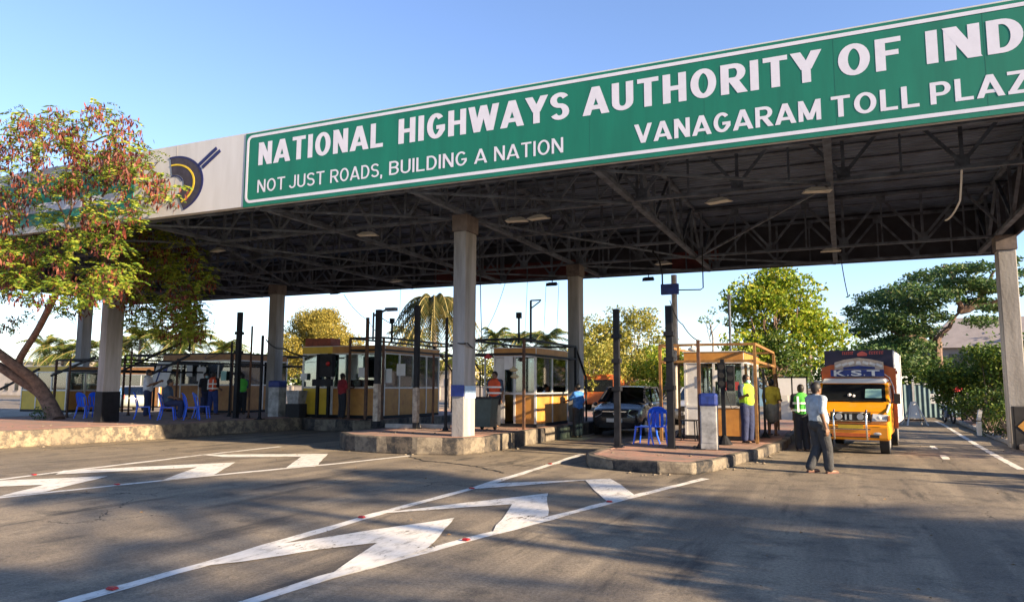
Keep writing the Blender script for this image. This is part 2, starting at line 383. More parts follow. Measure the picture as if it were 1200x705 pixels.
paint([(-5.44,8.0),(-4.13,10.61),(-3.43,8.82),(-3.47,7.9),(-3.62,7.6),(-4.19,9.42)])
paint([(-5.4,10.4),(-5.32,11.3),(-3.78,12.72),(-2.86,10.93),(-3.04,10.13),(-4.12,12.3)])
line([(-12.6,1),(-13.08,8.14),(-13.27,9.45),(-13.39,11.05),(-13.55,12.86),(-13.6,15.6)], .15)
line([(-11.9,1),(-11.02,6.88),(-10.52,9.37),(-10.03,11.3),(-9.6,12.75),(-9.2,14.9)], .15)
paint([(-12.98,7.95),(-11.85,9.22),(-10.93,7.4),(-11.1,6.9),(-11.75,8.0),(-12.6,7.1)])
paint([(-13.36,9.45),(-11.61,11.98),(-10.25,9.99),(-10.53,9.2),(-11.58,10.91),(-12.9,9.0)])
paint([(-13.64,12.9),(-11.12,14.39),(-9.61,12.05),(-9.97,11.6),(-11.23,13.56),(-12.7,12.7)])
line([(3.12,17.7),(3.23,22),(3.55,30),(3.87,37.7),(3.9,41)], .14)
for p in ((2.03,19.44),(2.1,22.6)): line([p,(p[0]+.04,p[1]+1.1)], .14)
def stud(x, y, label):
    t = thing('road_stud', label, 'road stud', (x,y,.011), R(rnd.uniform(-8,8)), 'red reflector studs along the gore lines')
    MB().add([(-.038,-.032,0),(.038,-.032,0),(.038,.032,0),(-.038,.032,0),(-.03,-.018,.018),(.03,-.018,.018),(.03,.018,.018),(-.03,.018,.018)],
        [(0,3,2,1),(4,5,6,7),(0,1,5,4),(1,2,6,5),(2,3,7,6),(3,0,4,7)]).build('stud_body', M_ALU if 0 else M_RED, t)
    MB().box((-.028,-.038,.004),(.028,-.034,.012)).build('reflector', M_RED, t)
for x, y, l in ((-5.31,4.23,'red road stud nearest the viewer on the left gore line'),
                (-5.42,7.69,'red road stud on the left line where the second white chevron starts'),
                (-5.38,10.54,'red road stud on the left line where the third white chevron starts'),
                (-3.66,7.05,'red road stud on the right line between the nearest two white chevrons'),
                (-3.05,10.17,'red road stud on the right line at the foot of the third white chevron'),
                (-5.6,14.5,'red road stud beside the nose of the island with the blue chair'),
                (-13.15,8.76,'red road stud on the far gore line at the left edge'),
                (-10.7,8.49,'red road stud on the near line of the left hand gore')):
    stud(x, y, l)

# ------------------------------------------------------------------ raised islands
def island(name, poly, h, km, r=.05):
    bm = bmesh.new(); pts = jit(poly, .8, .03)
    vs = [bm.verts.new((x,y,-.005)) for x,y in pts]; f = bm.faces.new(vs)
    if f.normal.z < 0: f.normal_flip()
    e = bmesh.ops.extrude_face_region(bm, geom=[f]); top = [v for v in e['geom'] if isinstance(v, bmesh.types.BMVert)]
    for v in top: v.co.z = h + rnd.uniform(-.025, .015)
    bm.normal_update(); bmesh.ops.recalc_face_normals(bm, faces=bm.faces)
    tf = [q for q in bm.faces if q.normal.z > .7]
    res = bmesh.ops.inset_region(bm, faces=tf, thickness=.16)
    me = bpy.data.meshes.new(name); 
    me.materials.append(km); me.materials.append(M_PAVE)
    inner = set(tf)
    for q in bm.faces: q.material_index = 1 if q in inner else 0
    bm.to_mesh(me); bm.free()
    o = bpy.data.objects.new(name, me); COL.objects.link(o); tag(o, kind='structure')
    b = o.modifiers.new('bevel','BEVEL'); b.width = .035; b.segments = 2; b.limit_method = 'ANGLE'; b.angle_limit = R(50)
    return o
HA, HB, HC = .40, .22, .43
island('pavement', [(-12.05,17),(-11.95,15.9),(-11.3,15.3),(-10.3,15.1),(-9.2,15.15),(-8.25,15.45),(-7.95,16.4),(-7.98,34),(-12.05,34)], HA, M_KERB)
island('pavement', [(-5.0,15.0),(-4.8,14.5),(-4.14,14.05),(-3.2,13.8),(-2.6,13.95),(-2.3,14.6),(-1.75,18),(-1.45,21),(-1.45,34),(-5.0,34)], HB, M_KERB)
island('pavement', [(-21.0,2),(-19.4,11.8),(-18.5,15.8),(-18.6,18.6),(-18.2,21.2),(-18.2,34),(-28,34),(-28,2)], HC, M_KERBY)
island('pavement', [(-18.18,21.9),(-17.6,21.5),(-15.5,21.45),(-14.85,22.0),(-14.8,34),(-18.18,34)], HC-.02, M_KERB)
island('pavement', [(4.25,16.5),(4.9,15.2),(7,14.5),(16,14.5),(16,60),(4.75,60),(4.55,38),(4.1,24)], .14, M_CONC)

# ------------------------------------------------------------------ canopy
YF, YR = 16.4, 24.37           # the two column rows
FY, BY = 13.2, 27.55           # front and back fascia
XL, XR = -33.9, 4.6
ZB, ZT = 5.82, 7.61
can = thing('toll_canopy', 'wide steel truss canopy with corrugated roof over the toll lanes', 'canopy', (0,0,0))
MB().box((XL,FY-.018,ZB),(XR,FY+.16,ZT+.02)).build('front_fascia', M_GREYP, can)
MB().box((XL,BY-.1,ZB-.02),(XR,BY,ZT-.1)).build('back_fascia', M_BACK, can)
MB().box((-15.9,BY-.125,ZB+.04),(-9.0,BY-.103,ZB+.75)).box((-5.7,BY-.125,ZB+.04),(-4.0,BY-.103,ZB+.75)).build('fascia_lining', M_MAROON, can)
MB().box((XR-.08,FY+.163,ZB),(XR,BY-.103,ZT)).build('side_fascia', M_BACK, can)
MB().box((XL,FY+.163,ZB),(XL+.08,BY-.103,ZT)).build('side_fascia', M_BACK, can)
MB().box((XL+.083,FY+.163,ZT-.14),(XR-.083,BY-.103,ZT-.1)).build('roof_sheet', M_ROOF, can)
def truss_x(y, ztop=7.3, x0=XL+.2, x1=XR-.2, phase=0.0):
    b = MB(); b.box((x0,y-.06,ZB),(x1,y+.06,ZB+.07)); b.box((x0,y-.06,ztop),(x1,y+.06,ztop+.08)) if ztop-ZB > .5 else None
    n = int((x1-x0)/2.1); st = (x1-x0)/n
    for i in range(n+1):
        x = x0 + i*st
        b.box((x-.13,y-.012,ZB+.072),(x+.13,y+.012,ZB+.30))
        b.bar((x,y,ZB+.07),(x,y,ztop),.07,.05,up=(0,1,0))
        if i < n:
            xm = x+st/2
            b.bar((x,y+.01,ZB+.12),(xm,y+.01,ztop-.05),.07,.05,up=(0,1,0)); b.bar((x+st,y-.01,ZB+.12),(xm,y-.01,ztop-.05),.07,.05,up=(0,1,0))
            b.box((xm-.12,y-.014,ztop-.2),(xm+.12,y+.014,ztop-.003))
            b.bar((xm,y,ZB+.07),(xm,y,ztop),.045,.045,up=(0,1,0))
    return b
for y in (YF, YR): truss_x(y).build('long_truss', M_STEEL, can)
for y in (FY+.35, BY-.35): truss_x(y, 7.25).build('long_truss', M_STEEL, can)
for y in (19.05, 21.7): truss_x(y, 7.2, XL+.2, -4.4).build('long_truss', M_STEEL, can)
xs = [4.1 - 4.2*i for i in range(10)]; xs = [x for x in xs if x > XL+.5]
for x in xs:
    b = MB(); b.box((x-.07,FY+.2,ZB-.005),(x+.07,BY-.12,ZB+.09)); b.box((x-.06,FY+.2,7.33),(x+.06,BY-.12,7.42))
    n = 8; st = (BY-FY-.4)/n
    for i in range(n+1):
        y = FY+.2+i*st; b.bar((x,y,ZB),(x,y,7.35),.07,.07)
        if i < n:
            a, c = ((ZB+.08,7.33) if i % 2 else (7.33,ZB+.08)); b.bar((x,y,a),(x,y+st,c),.08,.06)
    b.build('cross_truss', M_STEEL, can)
b = MB()
for i, x in enumerate(xs[:-1]):      # flat bracing under the roof
    if i == 0: continue
    x2 = x - 4.2
    b.bar((x,YF,ZB-.03),(x2,FY+.3,ZB-.03),.05,.05); b.bar((x2,YF,ZB-.05),(x,YR,ZB-.05),.05,.05) if i % 2 == 0 else b.bar((x,YF,ZB-.05),(x2,YR,ZB-.05),.05,.05)
    b.bar((x2+.1,YR,ZB-.03),(x,BY-.2,ZB-.03),.06,.06)
b.build('wind_bracing', M_STEEL, can)
for k in range(11):
    y = FY+.7+k*1.33
    MB().box((XL+.1,y-.04,7.43),(XR-.1,y+.04,7.465)).build('purlin', M_STEEL, can)
def column(x, y, zb, wx=.36, wy=.68):
    b = MB(); b.box((x-wx/2,y-wy/2,zb-.1),(x+wx/2,y+wy/2,ZB-.42)); o = b.build('column', M_COLM, can, bevel=.025)
    c = MB(); c.prism([(x-wx/2-.03,y-wy/2-.03),(x+wx/2+.03,y-wy/2-.03),(x+wx/2+.03,y+wy/2+.03),(x-wx/2-.03,y+wy/2+.03)], ZB-.418, ZB-.012)
    c.build('column_head', mat('grey brown steel', (.16,.13,.12), .75, .3, 3, col2=(.06,.05,.05)), o)
    return o
col_main = column(-8.52, 16.2, HA, .34, .60)
MB().box((-8.70,15.872,1.35),(-8.345,15.896,1.62)).build('notice_plate', M_DKBLUE, col_main)
MB().box((-8.347,15.92,1.3),(-8.33,16.48,1.6)).build('notice_plate', mat('pale blue plate', (.35,.5,.68), .5, .1), col_main)
cl = column(-21.08, 16.2, HC, .30, .60); column(-34.2, 16.2, .3)
MB().box((-21.08-.17,16.2-.32,HC),(-21.08+.17,16.2+.32,HC+.95)).build('column_base', M_DARK, cl, bevel=.02)
column(4.1, 16.2, 0)
for x in (-8.45, -21.75, -33.65): column(x, YR, .3, .42, .5)
colR = column(4.26, YR-.1, 0, .44, .5)
# hazard panel round the foot of the right rear column
b = MB(); b.box((4.02,YR-1.0,.0),(5.4,YR-.72,1.12)); cb = b.build('column_base', mat('black base', (.02,.02,.022), .7, .3), colR, bevel=.03)
b = MB(); b.plate([(4.10,.60),(4.56,.14),(5.02,.60),(4.56,1.06)], YR-1.012, YR-1.003); b.build('hazard_diamond', mat('hazard amber', (.50,.25,.045), .6, .15), cb)

# green signboard
SX0, SX1 = at(286.5,200,FY-.03)[0], 4.4
sg = thing('green_signboard', 'huge green highways signboard with white capital lettering along the canopy front', 'signboard', (0,FY,0))
MB().box((SX0,-.03,5.80),(SX1,.0,7.60)).build('sign_panel', M_GREEN, sg)
b = MB(); o_, t_ = .10, .075
def rrect(x0,x1,z0,z1,r,n=5):
    P = []
    for cx,cz,a0 in ((x1-r,z1-r,0),(x0+r,z1-r,90),(x0+r,z0+r,180),(x1-r,z0+r,270)):
        for k in range(n+1):
            a = R(a0+90*k/n); P.append((cx+r*math.cos(a), cz+r*math.sin(a)))
    return P
oa = rrect(SX0+.05,SX1-.05,5.885,7.545,.16); ib = rrect(SX0+.115,SX1-.115,5.95,7.48,.10); n = len(oa)
vs = [(x,-.036,z) for x,z in oa]+[(x,-.036,z) for x,z in ib]+[(x,-.031,z) for x,z in oa]+[(x,-.031,z) for x,z in ib]
fs = []
for i in range(n):
    j = (i+1)%n; fs += [(i,j,n+j,n+i),(2*n+i,2*n+j,j,i),(n+i,n+j,3*n+j,3*n+i)]
MB().add(vs,fs).build('sign_border', M_WHITE, sg)
GLYPH = {}
def _arc(cx,cz,rx,rz,a0,a1,n=10): return [(cx+rx*math.cos(R(a0+(a1-a0)*k/n)), cz+rz*math.sin(R(a0+(a1-a0)*k/n))) for k in range(n+1)]
def glyph(ch, t, th):
    """strokes of one capital in a box of height 1: (width, [(polyline, closed)]); t and th are the stem widths across and along"""
    h = t/2; v = th/2; Wd = dict(I=t,J=.52,L=.50,F=.52,T=.58,S=.58,A=.70,V=.68,Y=.64,N=.62,H=.62,U=.60,R=.62,B=.60,D=.60,P=.58,G=.64,O=.66,M=.78,W=.96,Z=.58,K=.66)
    Wd[','] = t; w = Wd[ch]; l, r, b, p, m = h, w-h, v, 1-v, .5
    q = {'I':[[(h,0),(h,1)]],'L':[[(l,0),(l,1)],[(l,b),(w,b)]],'F':[[(l,0),(l,1)],[(l,p),(w,p)],[(l,.53),(w*.9,.53)]],
     'T':[[(w/2,0),(w/2,1)],[(0,p),(w,p)]],'H':[[(l,0),(l,1)],[(r,0),(r,1)],[(l,m),(r,m)]],'N':[[(l,0),(l,1)],[(r,0),(r,1)],[(l,1),(r,0)]],
     'A':[[(h*.75,0),(w/2,1)],[(w-h*.75,0),(w/2,1)],[(w*.2,.26),(w*.8,.26)]],'V':[[(h*.75,1),(w/2,0)],[(w-h*.75,1),(w/2,0)]],
     'Y':[[(h*.75,1),(w/2,.42)],[(w-h*.75,1),(w/2,.42)],[(w/2,0),(w/2,.46)]],'W':[[(h*.7,1),(w*.27,0)],[(w*.27,0),(w*.5,1)],[(w*.5,1),(w*.73,0)],[(w*.73,0),(w-h*.7,1)]],
     'M':[[(l,0),(l,1)],[(r,0),(r,1)],[(l,1),(w/2,.05)],[(r,1),(w/2,.05)]],'Z':[[(0,p),(w,p)],[(0,b),(w,b)],[(w-h*1.2,p),(h*1.2,b)]],'K':[[(l,0),(l,1)],[(l,.4),(r,1)],[(w*.35,.6),(r,0)]],
     'U':[[(l,1),(l,.32)]+_arc(w/2,.30+b*0,(r-l)/2,.30-b,180,360)[1:-1]+[(r,.32),(r,1)]],'J':[[(r,1),(r,.32)]+_arc(w/2,.30,(r-l)/2,.30-b,0,-165)[1:]],
     'D':[[(l,0),(l,1)],[(l,p),(w*.42,p)]+_arc(w*.42,.5,r-w*.42,.5-v,90,-90,14)[1:-1]+[(w*.42,b),(l,b)]],
     'P':[[(l,0),(l,1)],[(l,p),(w*.55,p)]+_arc(w*.55,(p+.44)/2,r-w*.55,(p-.44)/2,90,-90)[1:-1]+[(w*.55,.44),(l,.44)]],
     'R':[[(l,0),(l,1)],[(l,p),(w*.55,p)]+_arc(w*.55,(p+.46)/2,r-w*.55,(p-.46)/2,90,-90)[1:-1]+[(w*.55,.46),(l,.46)],[(w*.5,.46),(w-h*.8,0)]],
     'B':[[(l,0),(l,1)],[(l,p),(w*.5,p)]+_arc(w*.5,(p+.53)/2,r-w*.53,(p-.53)/2,90,-90)[1:-1]+[(w*.5,.53),(l,.53)],[(w*.5,.53)]+_arc(w*.5,(.53+b)/2,r-w*.5,(.53-b)/2,90,-90)[1:-1]+[(w*.5,b),(l,b)]],
     'O':[_arc(w/2,.5,(r-l)/2,.5-v,0,360,28)],'S':[_arc(w/2,.74,(r-l)/2,.26-v,20,180,8)+_arc(w/2,.74,(r-l)/2,.22,180,270,5)[1:]+_arc(w/2,.27,(r-l)/2,.25,90,0,5)[1:]+_arc(w/2,.27,(r-l)/2,.27-v,0,-160,8)[1:]],
     'G':[_arc(w/2,.5,(r-l)/2,.5-v,42,318,20)+[(r,.32),(r,.46)],[(w*.52,.44),(w,.44)]],',':[[(h,.13),(h,0),(h*.6,-.16)]]}[ch]
    return w, q
def lettering(body, m, name, parent, x0, x1, z0, z1, y, stem=.2, bar=.17, gap=.11):
    tot = sum(glyph(c,stem,bar)[0] for c in body) + gap*(len(body)-1); sx = (x1-x0)/tot; sz = z1-z0; cx = 0.0; k = 0
    mb = MB()
    for c in body:
        w_, strokes = glyph(c, stem, bar)
        for pl in strokes:
            P = [Vector((x0+(cx+a)*sx, z0+b*sz)) for a,b in pl]; closed = len(P) > 20 and (P[0]-P[-1]).length < 1e-6
            if closed: P = P[:-1]
            n = len(P); A = []; B = []
            for i in range(n):
                pr = P[(i-1)%n] if (closed or i>0) else None; nx = P[(i+1)%n] if (closed or i<n-1) else None
                ds = [d.normalized() for d in ((P[i]-pr) if pr is not None else None, (nx-P[i]) if nx is not None else None) if d is not None]
                nr = Vector((0,0))
                for d in ds: nr += Vector((-d.y, d.x))
                nr.normalize(); cosang = max(.55, nr.dot(Vector((-ds[0].y,ds[0].x))))
                # stems are wide across, bars a little thinner; a slanting stroke is cut level at its ends
                hx, hz = stem*sx/2, bar*sz/2
                if n == 2:
                    d = ds[0]
                    off = Vector((0,hz)) if abs(d.x) > abs(d.y)*3 else Vector((hx if abs(d.x)<1e-6 else hx*1.05/max(.5,abs(d.y)),0))
                    if off.x and d.y < 0: off = off
                    elif off.x: off = -off
                    if off.y and d.x < 0: off = -off
                else: off = Vector((nr.x*hx, nr.y*hz))/cosang
                A.append(P[i]+off); B.append(P[i]-off)
            k += 1; yy = y + .003 - .0003*(k%7) ; o = len(mb.v)
            for q in (A, B): mb.v += [(a.x, yy, a.y) for a in q]
            for i in range(n if closed else n-1):
                j = (i+1)%n; mb.f.append((o+i, o+n+i, o+n+j, o+j))
        cx += w_+gap
    return mb.build(name, m, parent)
def zof(px, py): return at(px, py, FY-.034)[2]
def row(px, kind): return {0: 181-.1617*(px-304), 1: 218-.1350*(px-303), 2: 157-.1388*(px-750)}[kind]
def word(s, p0, p1, zlo, zhi, stem, bar, kind): lettering(s, M_WHITE, 'sign_lettering', sg, at(p0,row(p0,kind),FY-.034)[0], at(p1,row(p1,kind),FY-.034)[0], zlo, zhi, -.036, stem, bar)
za, zb = (zof(304.6,194.6)+zof(1158,63))/2, (zof(304.6,168)+zof(1156,24))/2
for s_, a_, b_ in (('NATIONAL',303,449),('HIGHWAYS',467,667),('AUTHORITY',684,961),('OF',982,1056),('IND',1085,1199),('IA',1208,1276)): word(s_,a_,b_,za,zb,.205,.155,0)
za, zb = (zof(302.7,225.5)+zof(658.3,179))/2, (zof(302.7,211)+zof(658.3,161))/2
for s_, a_, b_ in (('NOT',301.5,334),('JUST',338.5,380),('ROADS,',387,448),('BUILDING',456,547),('A',556,570.5),('NATION',579,660)): word(s_,a_,b_,za,zb,.125,.12,1)
za, zb = (zof(756,168)+zof(1092,121.6))/2, (zof(744.6,147)+zof(1090.4,96.5))/2
for s_, a_, b_ in (('VANAGARAM',744,962),('TOLL',974,1077),('PLAZ',1090,1207),('A',1210,1244)): word(s_,a_,b_,za,zb,.165,.15,2)
# emblem on the grey fascia: a bending road with a yellow line and two bars
em = thing('road_emblem', 'bending road emblem with yellow centre line and navy bars on grey fascia', 'emblem', (0,FY,0))
ecx, ecz = at(204,213,FY)[0], 6.60
def arc(r0, r1, a0, a1, ys, y, sq=1.0, n=26):
    P = [(ecx+r0*1.38*math.cos(R(a0+(a1-a0)*k/n)), ecz+r0*sq*math.sin(R(a0+(a1-a0)*k/n))) for k in range(n+1)]
    Q = [(ecx+r1*1.38*math.cos(R(a0+(a1-a0)*k/n))-ys*(1-abs(k/n-.5)*2)*0, ecz+r1*sq*math.sin(R(a0+(a1-a0)*k/n))) for k in range(n+1)]
    b = MB()
    for k in range(n):
        b.add([(P[k][0],y,P[k][1]),(P[k+1][0],y,P[k+1][1]),(Q[k+1][0],y,Q[k+1][1]),(Q[k][0],y,Q[k][1]),
               (P[k][0],y+.012,P[k][1]),(P[k+1][0],y+.012,P[k+1][1]),(Q[k+1][0],y+.012,Q[k+1][1]),(Q[k][0],y+.012,Q[k][1])],
              [(0,1,2,3),(0,4,5,1),(3,2,6,7)])
    return b
arc(.70,.745,-66,100,0,-.032).build('emblem_edge', M_NAVY, em)
arc(.27,.70,-66,98,0,-.030).build('emblem_road', mat('emblem road grey', (.045,.04,.06), .7, .3, 9), em)
arc(.50,.54,-64,98,0,-.036).build('emblem_line', mat('emblem yellow', (.70,.50,.03), .6, .1), em)
arc(.225,.25,20,105,0,-.030).build('emblem_edge', M_NAVY, em)
for dz in (0, -.13):
    MB().bar((ecx+.86-dz*.9,-.03,ecz+.42+dz*.6),(ecx+1.42-dz*.9,-.03,ecz+.78+dz*.6),.02,.08,up=(0,0,1)).build('emblem_bar', M_NAVY, em)
# second green board, mostly behind the tree
s2 = thing('small_green_board', 'smaller green board with white lettering behind the tree at the left', 'signboard', (0,FY,0))
bx0, bx1 = at(-120,260,FY)[0], at(157,235,FY)[0]
MB().box((bx0,-.03,6.02),(bx1,.045,7.3)).build('sign_panel', mat('sign green teal', (.008,.19,.14), .45, .2, .8), s2)
MB().box((bx0+.1,-.04,6.36),(bx1-.4,-.033,6.62)).build('sign_stripe', M_WHITE, s2)
text_mesh('CY', M_WHITE, 'sign_lettering', s2, at(134,220,FY)[0], at(153,220,FY)[0], 6.86, 7.12, -.034, 0, .004)

# lamps hanging under the canopy
def canopy_lamp(x, y, label, long_=False):
    t = thing('canopy_lamp', label, 'lamp', (x,y,ZB-.12), R(rnd.uniform(-20,20)), 'lamps hanging under the canopy')
    MB().box((-.02,-.02,.02),(.02,.02,.12)).build('bracket', M_STEEL, t)
    MB().add([(-.22,-.1,-.03),(.22,-.1,-.03),(.22,.1,-.03),(-.22,.1,-.03),(-.28,-.13,-.07),(.28,-.13,-.07),(.28,.13,-.07),(-.28,.13,-.07),(-.12,-.06,.02),(.12,-.06,.02),(.12,.06,.02),(-.12,.06,.02)],
        [(8,9,10,11),(0,1,9,8),(1,2,10,9),(2,3,11,10),(3,0,8,11),(4,5,1,0),(5,6,2,1),(6,7,3,2),(7,4,0,3)]).build('lamp_housing', M_ALU, t)
    MB().box((-.25,-.11,-.078),(.25,.11,-.07)).build('diffuser', mat('dusty diffuser', (.6,.58,.5), .5, .2), t)
for i, (x,y,l) in enumerate(((-11.6,16.4,'hooded canopy lamp left of the central front column'),(-7.2,16.4,'wire basket canopy lamp just right of the central front column'),
        (-6.6,16.35,'canopy lamp with pale diffuser above the booth with curtains'),(-2.35,16.4,'canopy lamp near the front truss above the island with the blue chair'),
        (-.35,16.3,'canopy lamp on the first cross truss right of centre'),(-.2,23.8,'canopy lamp at the rear of the cross truss above the truck'),
        (-17.2,16.6,'canopy lamp above the lane beside the leafy left tree'),(-5.3,24.2,'canopy lamp in front of the maroon rear lining'),(-15.8,24.3,'canopy lamp far left by the rear truss'))):
    canopy_lamp(x,y,l)
def floodlight(x,y,z,label,rx):
    t = thing('floodlight', label, 'floodlight', (x,y,z), 0, 'floodlights under the rear edge of the canopy')
    MB().bar((0,0,.05),(0,.05,.35),.03).build('bracket', M_DARK, t)
    MB().add([(-.22,-.1,-.08),(.22,-.1,-.08),(.2,.14,.0),(-.2,.14,.0),(-.2,-.12,.04),(.2,-.12,.04),(.16,.1,.1),(-.16,.1,.1)],
       [(0,3,2,1),(4,5,6,7),(0,1,5,4),(1,2,6,5),(2,3,7,6),(3,0,4,7)]).build('lamp_housing', M_DARK, t)
p = at(760,327,27.4); floodlight(p[0],p[1],p[2],'black floodlight beside the hanging signal box',0)
p = at(647,333,27.4); floodlight(p[0],p[1],p[2],'black floodlight left of the middle rear column',0)
p = at(393,343,27.4); floodlight(p[0],p[1],p[2],'black floodlight above the yellow tree',0)
a = at(785,339,22); t = thing('hanging_box', 'flat navy equipment box hanging from a bent pipe under the canopy', 'box', a)
MB().box((-.26,-.07,-.15),(.26,.07,.16)).build('box_body', M_DKBLUE, t)
MB().tube([(-.22,0,.16),(-.22,0,.45),(-.3,0,.9),(-.5,0,1.2)],.025,8).tube([(.26,0,-.03),(.9,0,-.05),(.98,0,0),(.98,0,1.2)],.018,8).build('bent_pipe', M_DARK, t)
def cable(name, label, pts, r=.012, m=None):
    # sagging polyline
    b = MB(); out = []
    for i in range(len(pts)-1):
        p = Vector(pts[i]); q = Vector(pts[i+1]); 
        for k in range(8):
            f = k/8; v = p.lerp(q,f); v.z -= 4*f*(1-f)*(p-q).length*.04; out.append(v)
    out.append(Vector(pts[-1])); o = b.tube(out, r, 5).build(name, m or M_BLACK, smooth=True); return tag(o, label, 'cable')
cable('hanging_cable','thin black cable from the canopy down to the cabin post left of centre',[at(403,345,26),at(432,375,24),at(447,392,22)])
cable('hanging_cable','thin cable slanting from the canopy to the front of the curtained booth',[at(592,332,26),at(560,400,20)],.01)
cable('hanging_cable','loose cable dangling from the cross truss above the truck',[at(985,300,25),at(990,330,25),at(994,348,25)],.015)
cable('hanging_cable','pale loose cable hanging in a curve from the right hand truss',[at(1127,196,16.4),at(1125,235,17),at(1108,258,19)],.02,M_PAPER)
cable('hanging_cable','cable draped across the dark left rear column above the yellow cabin',[at(312,398,24),at(333,408,22),at(360,417,21.4)],.03)
cable('hanging_cable','pair of cables tied round the central column at booth roof height',[at(528,400,16),at(548,402,15.8),at(570,410,18)],.018)
for px,l in ((470,'short straight wire hanging below the canopy left of the central column'),(640,'long straight wire hanging below the canopy near the bracket arm'),(655,'long straight wire hanging just left of the middle rear column'),(618,'slack wire hanging below the canopy above the curtained booth')):
    cable('hanging_cable', l, [at(px,330,26.5), at(px-3,395,26.5)], .008)

# ------------------------------------------------------------------ toll booths
def booth(label, x0, x1, y0, y1, z0, zt, sill, zh, m_pan, m_side, nx, ny, kind=0, cat='toll booth'):
    """z0 floor, sill top of the panels, zh underside of the head band, zt top"""
    cx, cy = (x0+x1)/2, (y0+y1)/2; t = thing('toll_booth', label, cat, (cx,cy,z0), 0, 'toll booths on the islands')
    a, c = (x1-x0)/2, (y1-y0)/2; H = zt-z0; s = sill-z0; h = zh-z0; P = .06
    MB().box((-a-.02,-c-.02,0),(a+.02,c+.02,.10)).build('plinth', M_DARK, t)
    for i in range(nx+1):
        x = -a + 2*a*i/nx
        for y in (-c, c): MB().box((x-P/2,y-P/2,.102),(x+P/2,y+P/2,H-.003)).build('frame_post', M_ALU, t)
    for j in range(1, ny):
        y = -c + 2*c*j/ny
        for x in (-a, a): MB().box((x-P/2,y-P/2,.102),(x+P/2,y+P/2,H-.003)).build('frame_post', M_ALU, t)
    sl = MB()
    for y in (-c, c): sl.box((-a,y-.035,s-.03),(a,y+.035,s+.03)); sl.box((-a,y-.033,h-.05),(a,y+.033,h-.003))
    for x in (-a, a): sl.box((x-.034,-c,s-.028),(x+.034,c,s+.028)); sl.box((x-.032,-c,h-.048),(x+.032,c,h-.003))
    sl.build('window_rail', M_ALU, t)
    door_i = 1 if kind == 1 else None
    for i in range(nx):
        xa = -a+2*a*i/nx+P/2+.002; xb = -a+2*a*(i+1)/nx-P/2-.002
        for y, sgn in ((-c,-1),(c,1)):
            if kind == 2 and sgn == -1 and i == 0:
                # an opened sliding panel: leave the bay open to the dark inside
                MB().box((xa,y-.01,s-.9),(xa+.3,y+.01,h-.06)).build('door', M_ALU, t); continue
            MB().box((xa,y-.012,.103),(xb,y+.012,s-.033)).build('panel', m_pan, t)
            MB().box((xa,y-.004,s+.033),(xb,y+.004,h-.053)).build('window_pane', M_GLASS, t)
    for j in range(ny):
        ya = -c+2*c*j/ny+P/2+.002; yb = -c+2*c*(j+1)/ny-P/2-.002
        for x in (-a, a):
            MB().box((x-.012,ya,.103),(x+.012,yb,s-.033)).build('panel', m_side, t)
            MB().box((x-.004,ya,s+.033),(x+.004,yb,h-.053)).build('window_pane', M_GLASS, t)
    MB().box((-a-.02,-c-.045,h),(a+.02,-c+.025,H)).build('head_band', m_pan, t); MB().box((-a-.02,c-.025,h),(a+.02,c+.045,H)).build('head_band', m_pan, t)
    MB().box((-a-.04,-c+.03,h+.002),(-a+.03,c-.03,H-.004)).build('head_band', m_side, t); MB().box((a-.03,-c+.03,h+.002),(a+.045,c-.03,H-.004)).build('head_band', m_side, t)
    MB().box((-a-.05,-c-.06,H),(a+.05,c+.06,H+.022)).build('roof', M_ALU, t)
    # inside: desk, screen, chair back, curtain
    MB().box((a-.55,-c*.55,s-.12),(a-.08,c*.55,s-.07)).build('desk', M_DARK, t)
    m = MB(); m.box((a-.5,-.22,s),(a-.46,.22,s+.3)).box((a-.5,-.03,s-.07),(a-.44,.03,s)); m.build('screen', M_BLACK, t)
    cu = MB(); n = 22
    for k in range(n):
        xa = -a+.1+(2*a*.5)*k/n; xb = -a+.1+(2*a*.5)*(k+1)/n
        cu.add([(xa,c-.12+(k%2)*.05,s),(xb,c-.12+((k+1)%2)*.05,s),(xb,c-.12+((k+1)%2)*.05,h-.1),(xa,c-.12+(k%2)*.05,h-.1)],[(0,1,2,3)])
    cu.build('curtain', M_CURT, t)
    return t
bA = booth('orange laminate booth with curtains beside the central column', -9.62, -8.3, 20.3, 23.0, HA, 2.72, 1.38, 2.50, M_ORANGE, M_ORANGE, 2, 2, 2)
bB = booth('orange booth by the truck lane with a man in a green vest beside it', -3.92, -2.42, 20.3, 23.9, HB, 2.52, 1.08, 2.27, M_ORANGE, M_ORANGE, 2, 3, 2)
bD = booth('yellow panelled booth with a red box on its roof below the yellow tree', -18.68, -17.34, 22.5, 26, HC, 3.03, 1.52, 2.78, M_YELLOW, M_YELLOW, 2, 3)
bD2 = booth('long orange booth with a man in red standing at its doorway', -17.3, -15.05, 22.5, 26.4, HC, 3.03, 1.52, 2.78, M_ORANGE, M_ORANGE, 3, 4, 0)
bC = booth('brown booth behind the man in the red safety vest', X(192,24), X(279,24), 24, 27, HC, 2.93, 1.6, 2.66, M_BROWN, M_BROWN, 4, 2)
bE = booth('far left brown booth behind the grey concrete column', X(66,38), X(188,38), 38, 41, 0, 2.85, 1.5, 2.35, M_BROWN, M_BROWN, 6, 2)
bF = booth('orange and yellow booth half hidden by the leaning tree trunk', X(28,21), X(80,21), 21, 22.6, HC, 2.35, 1.35, 2.15, M_YELLOW, M_ORANGE, 3, 2)
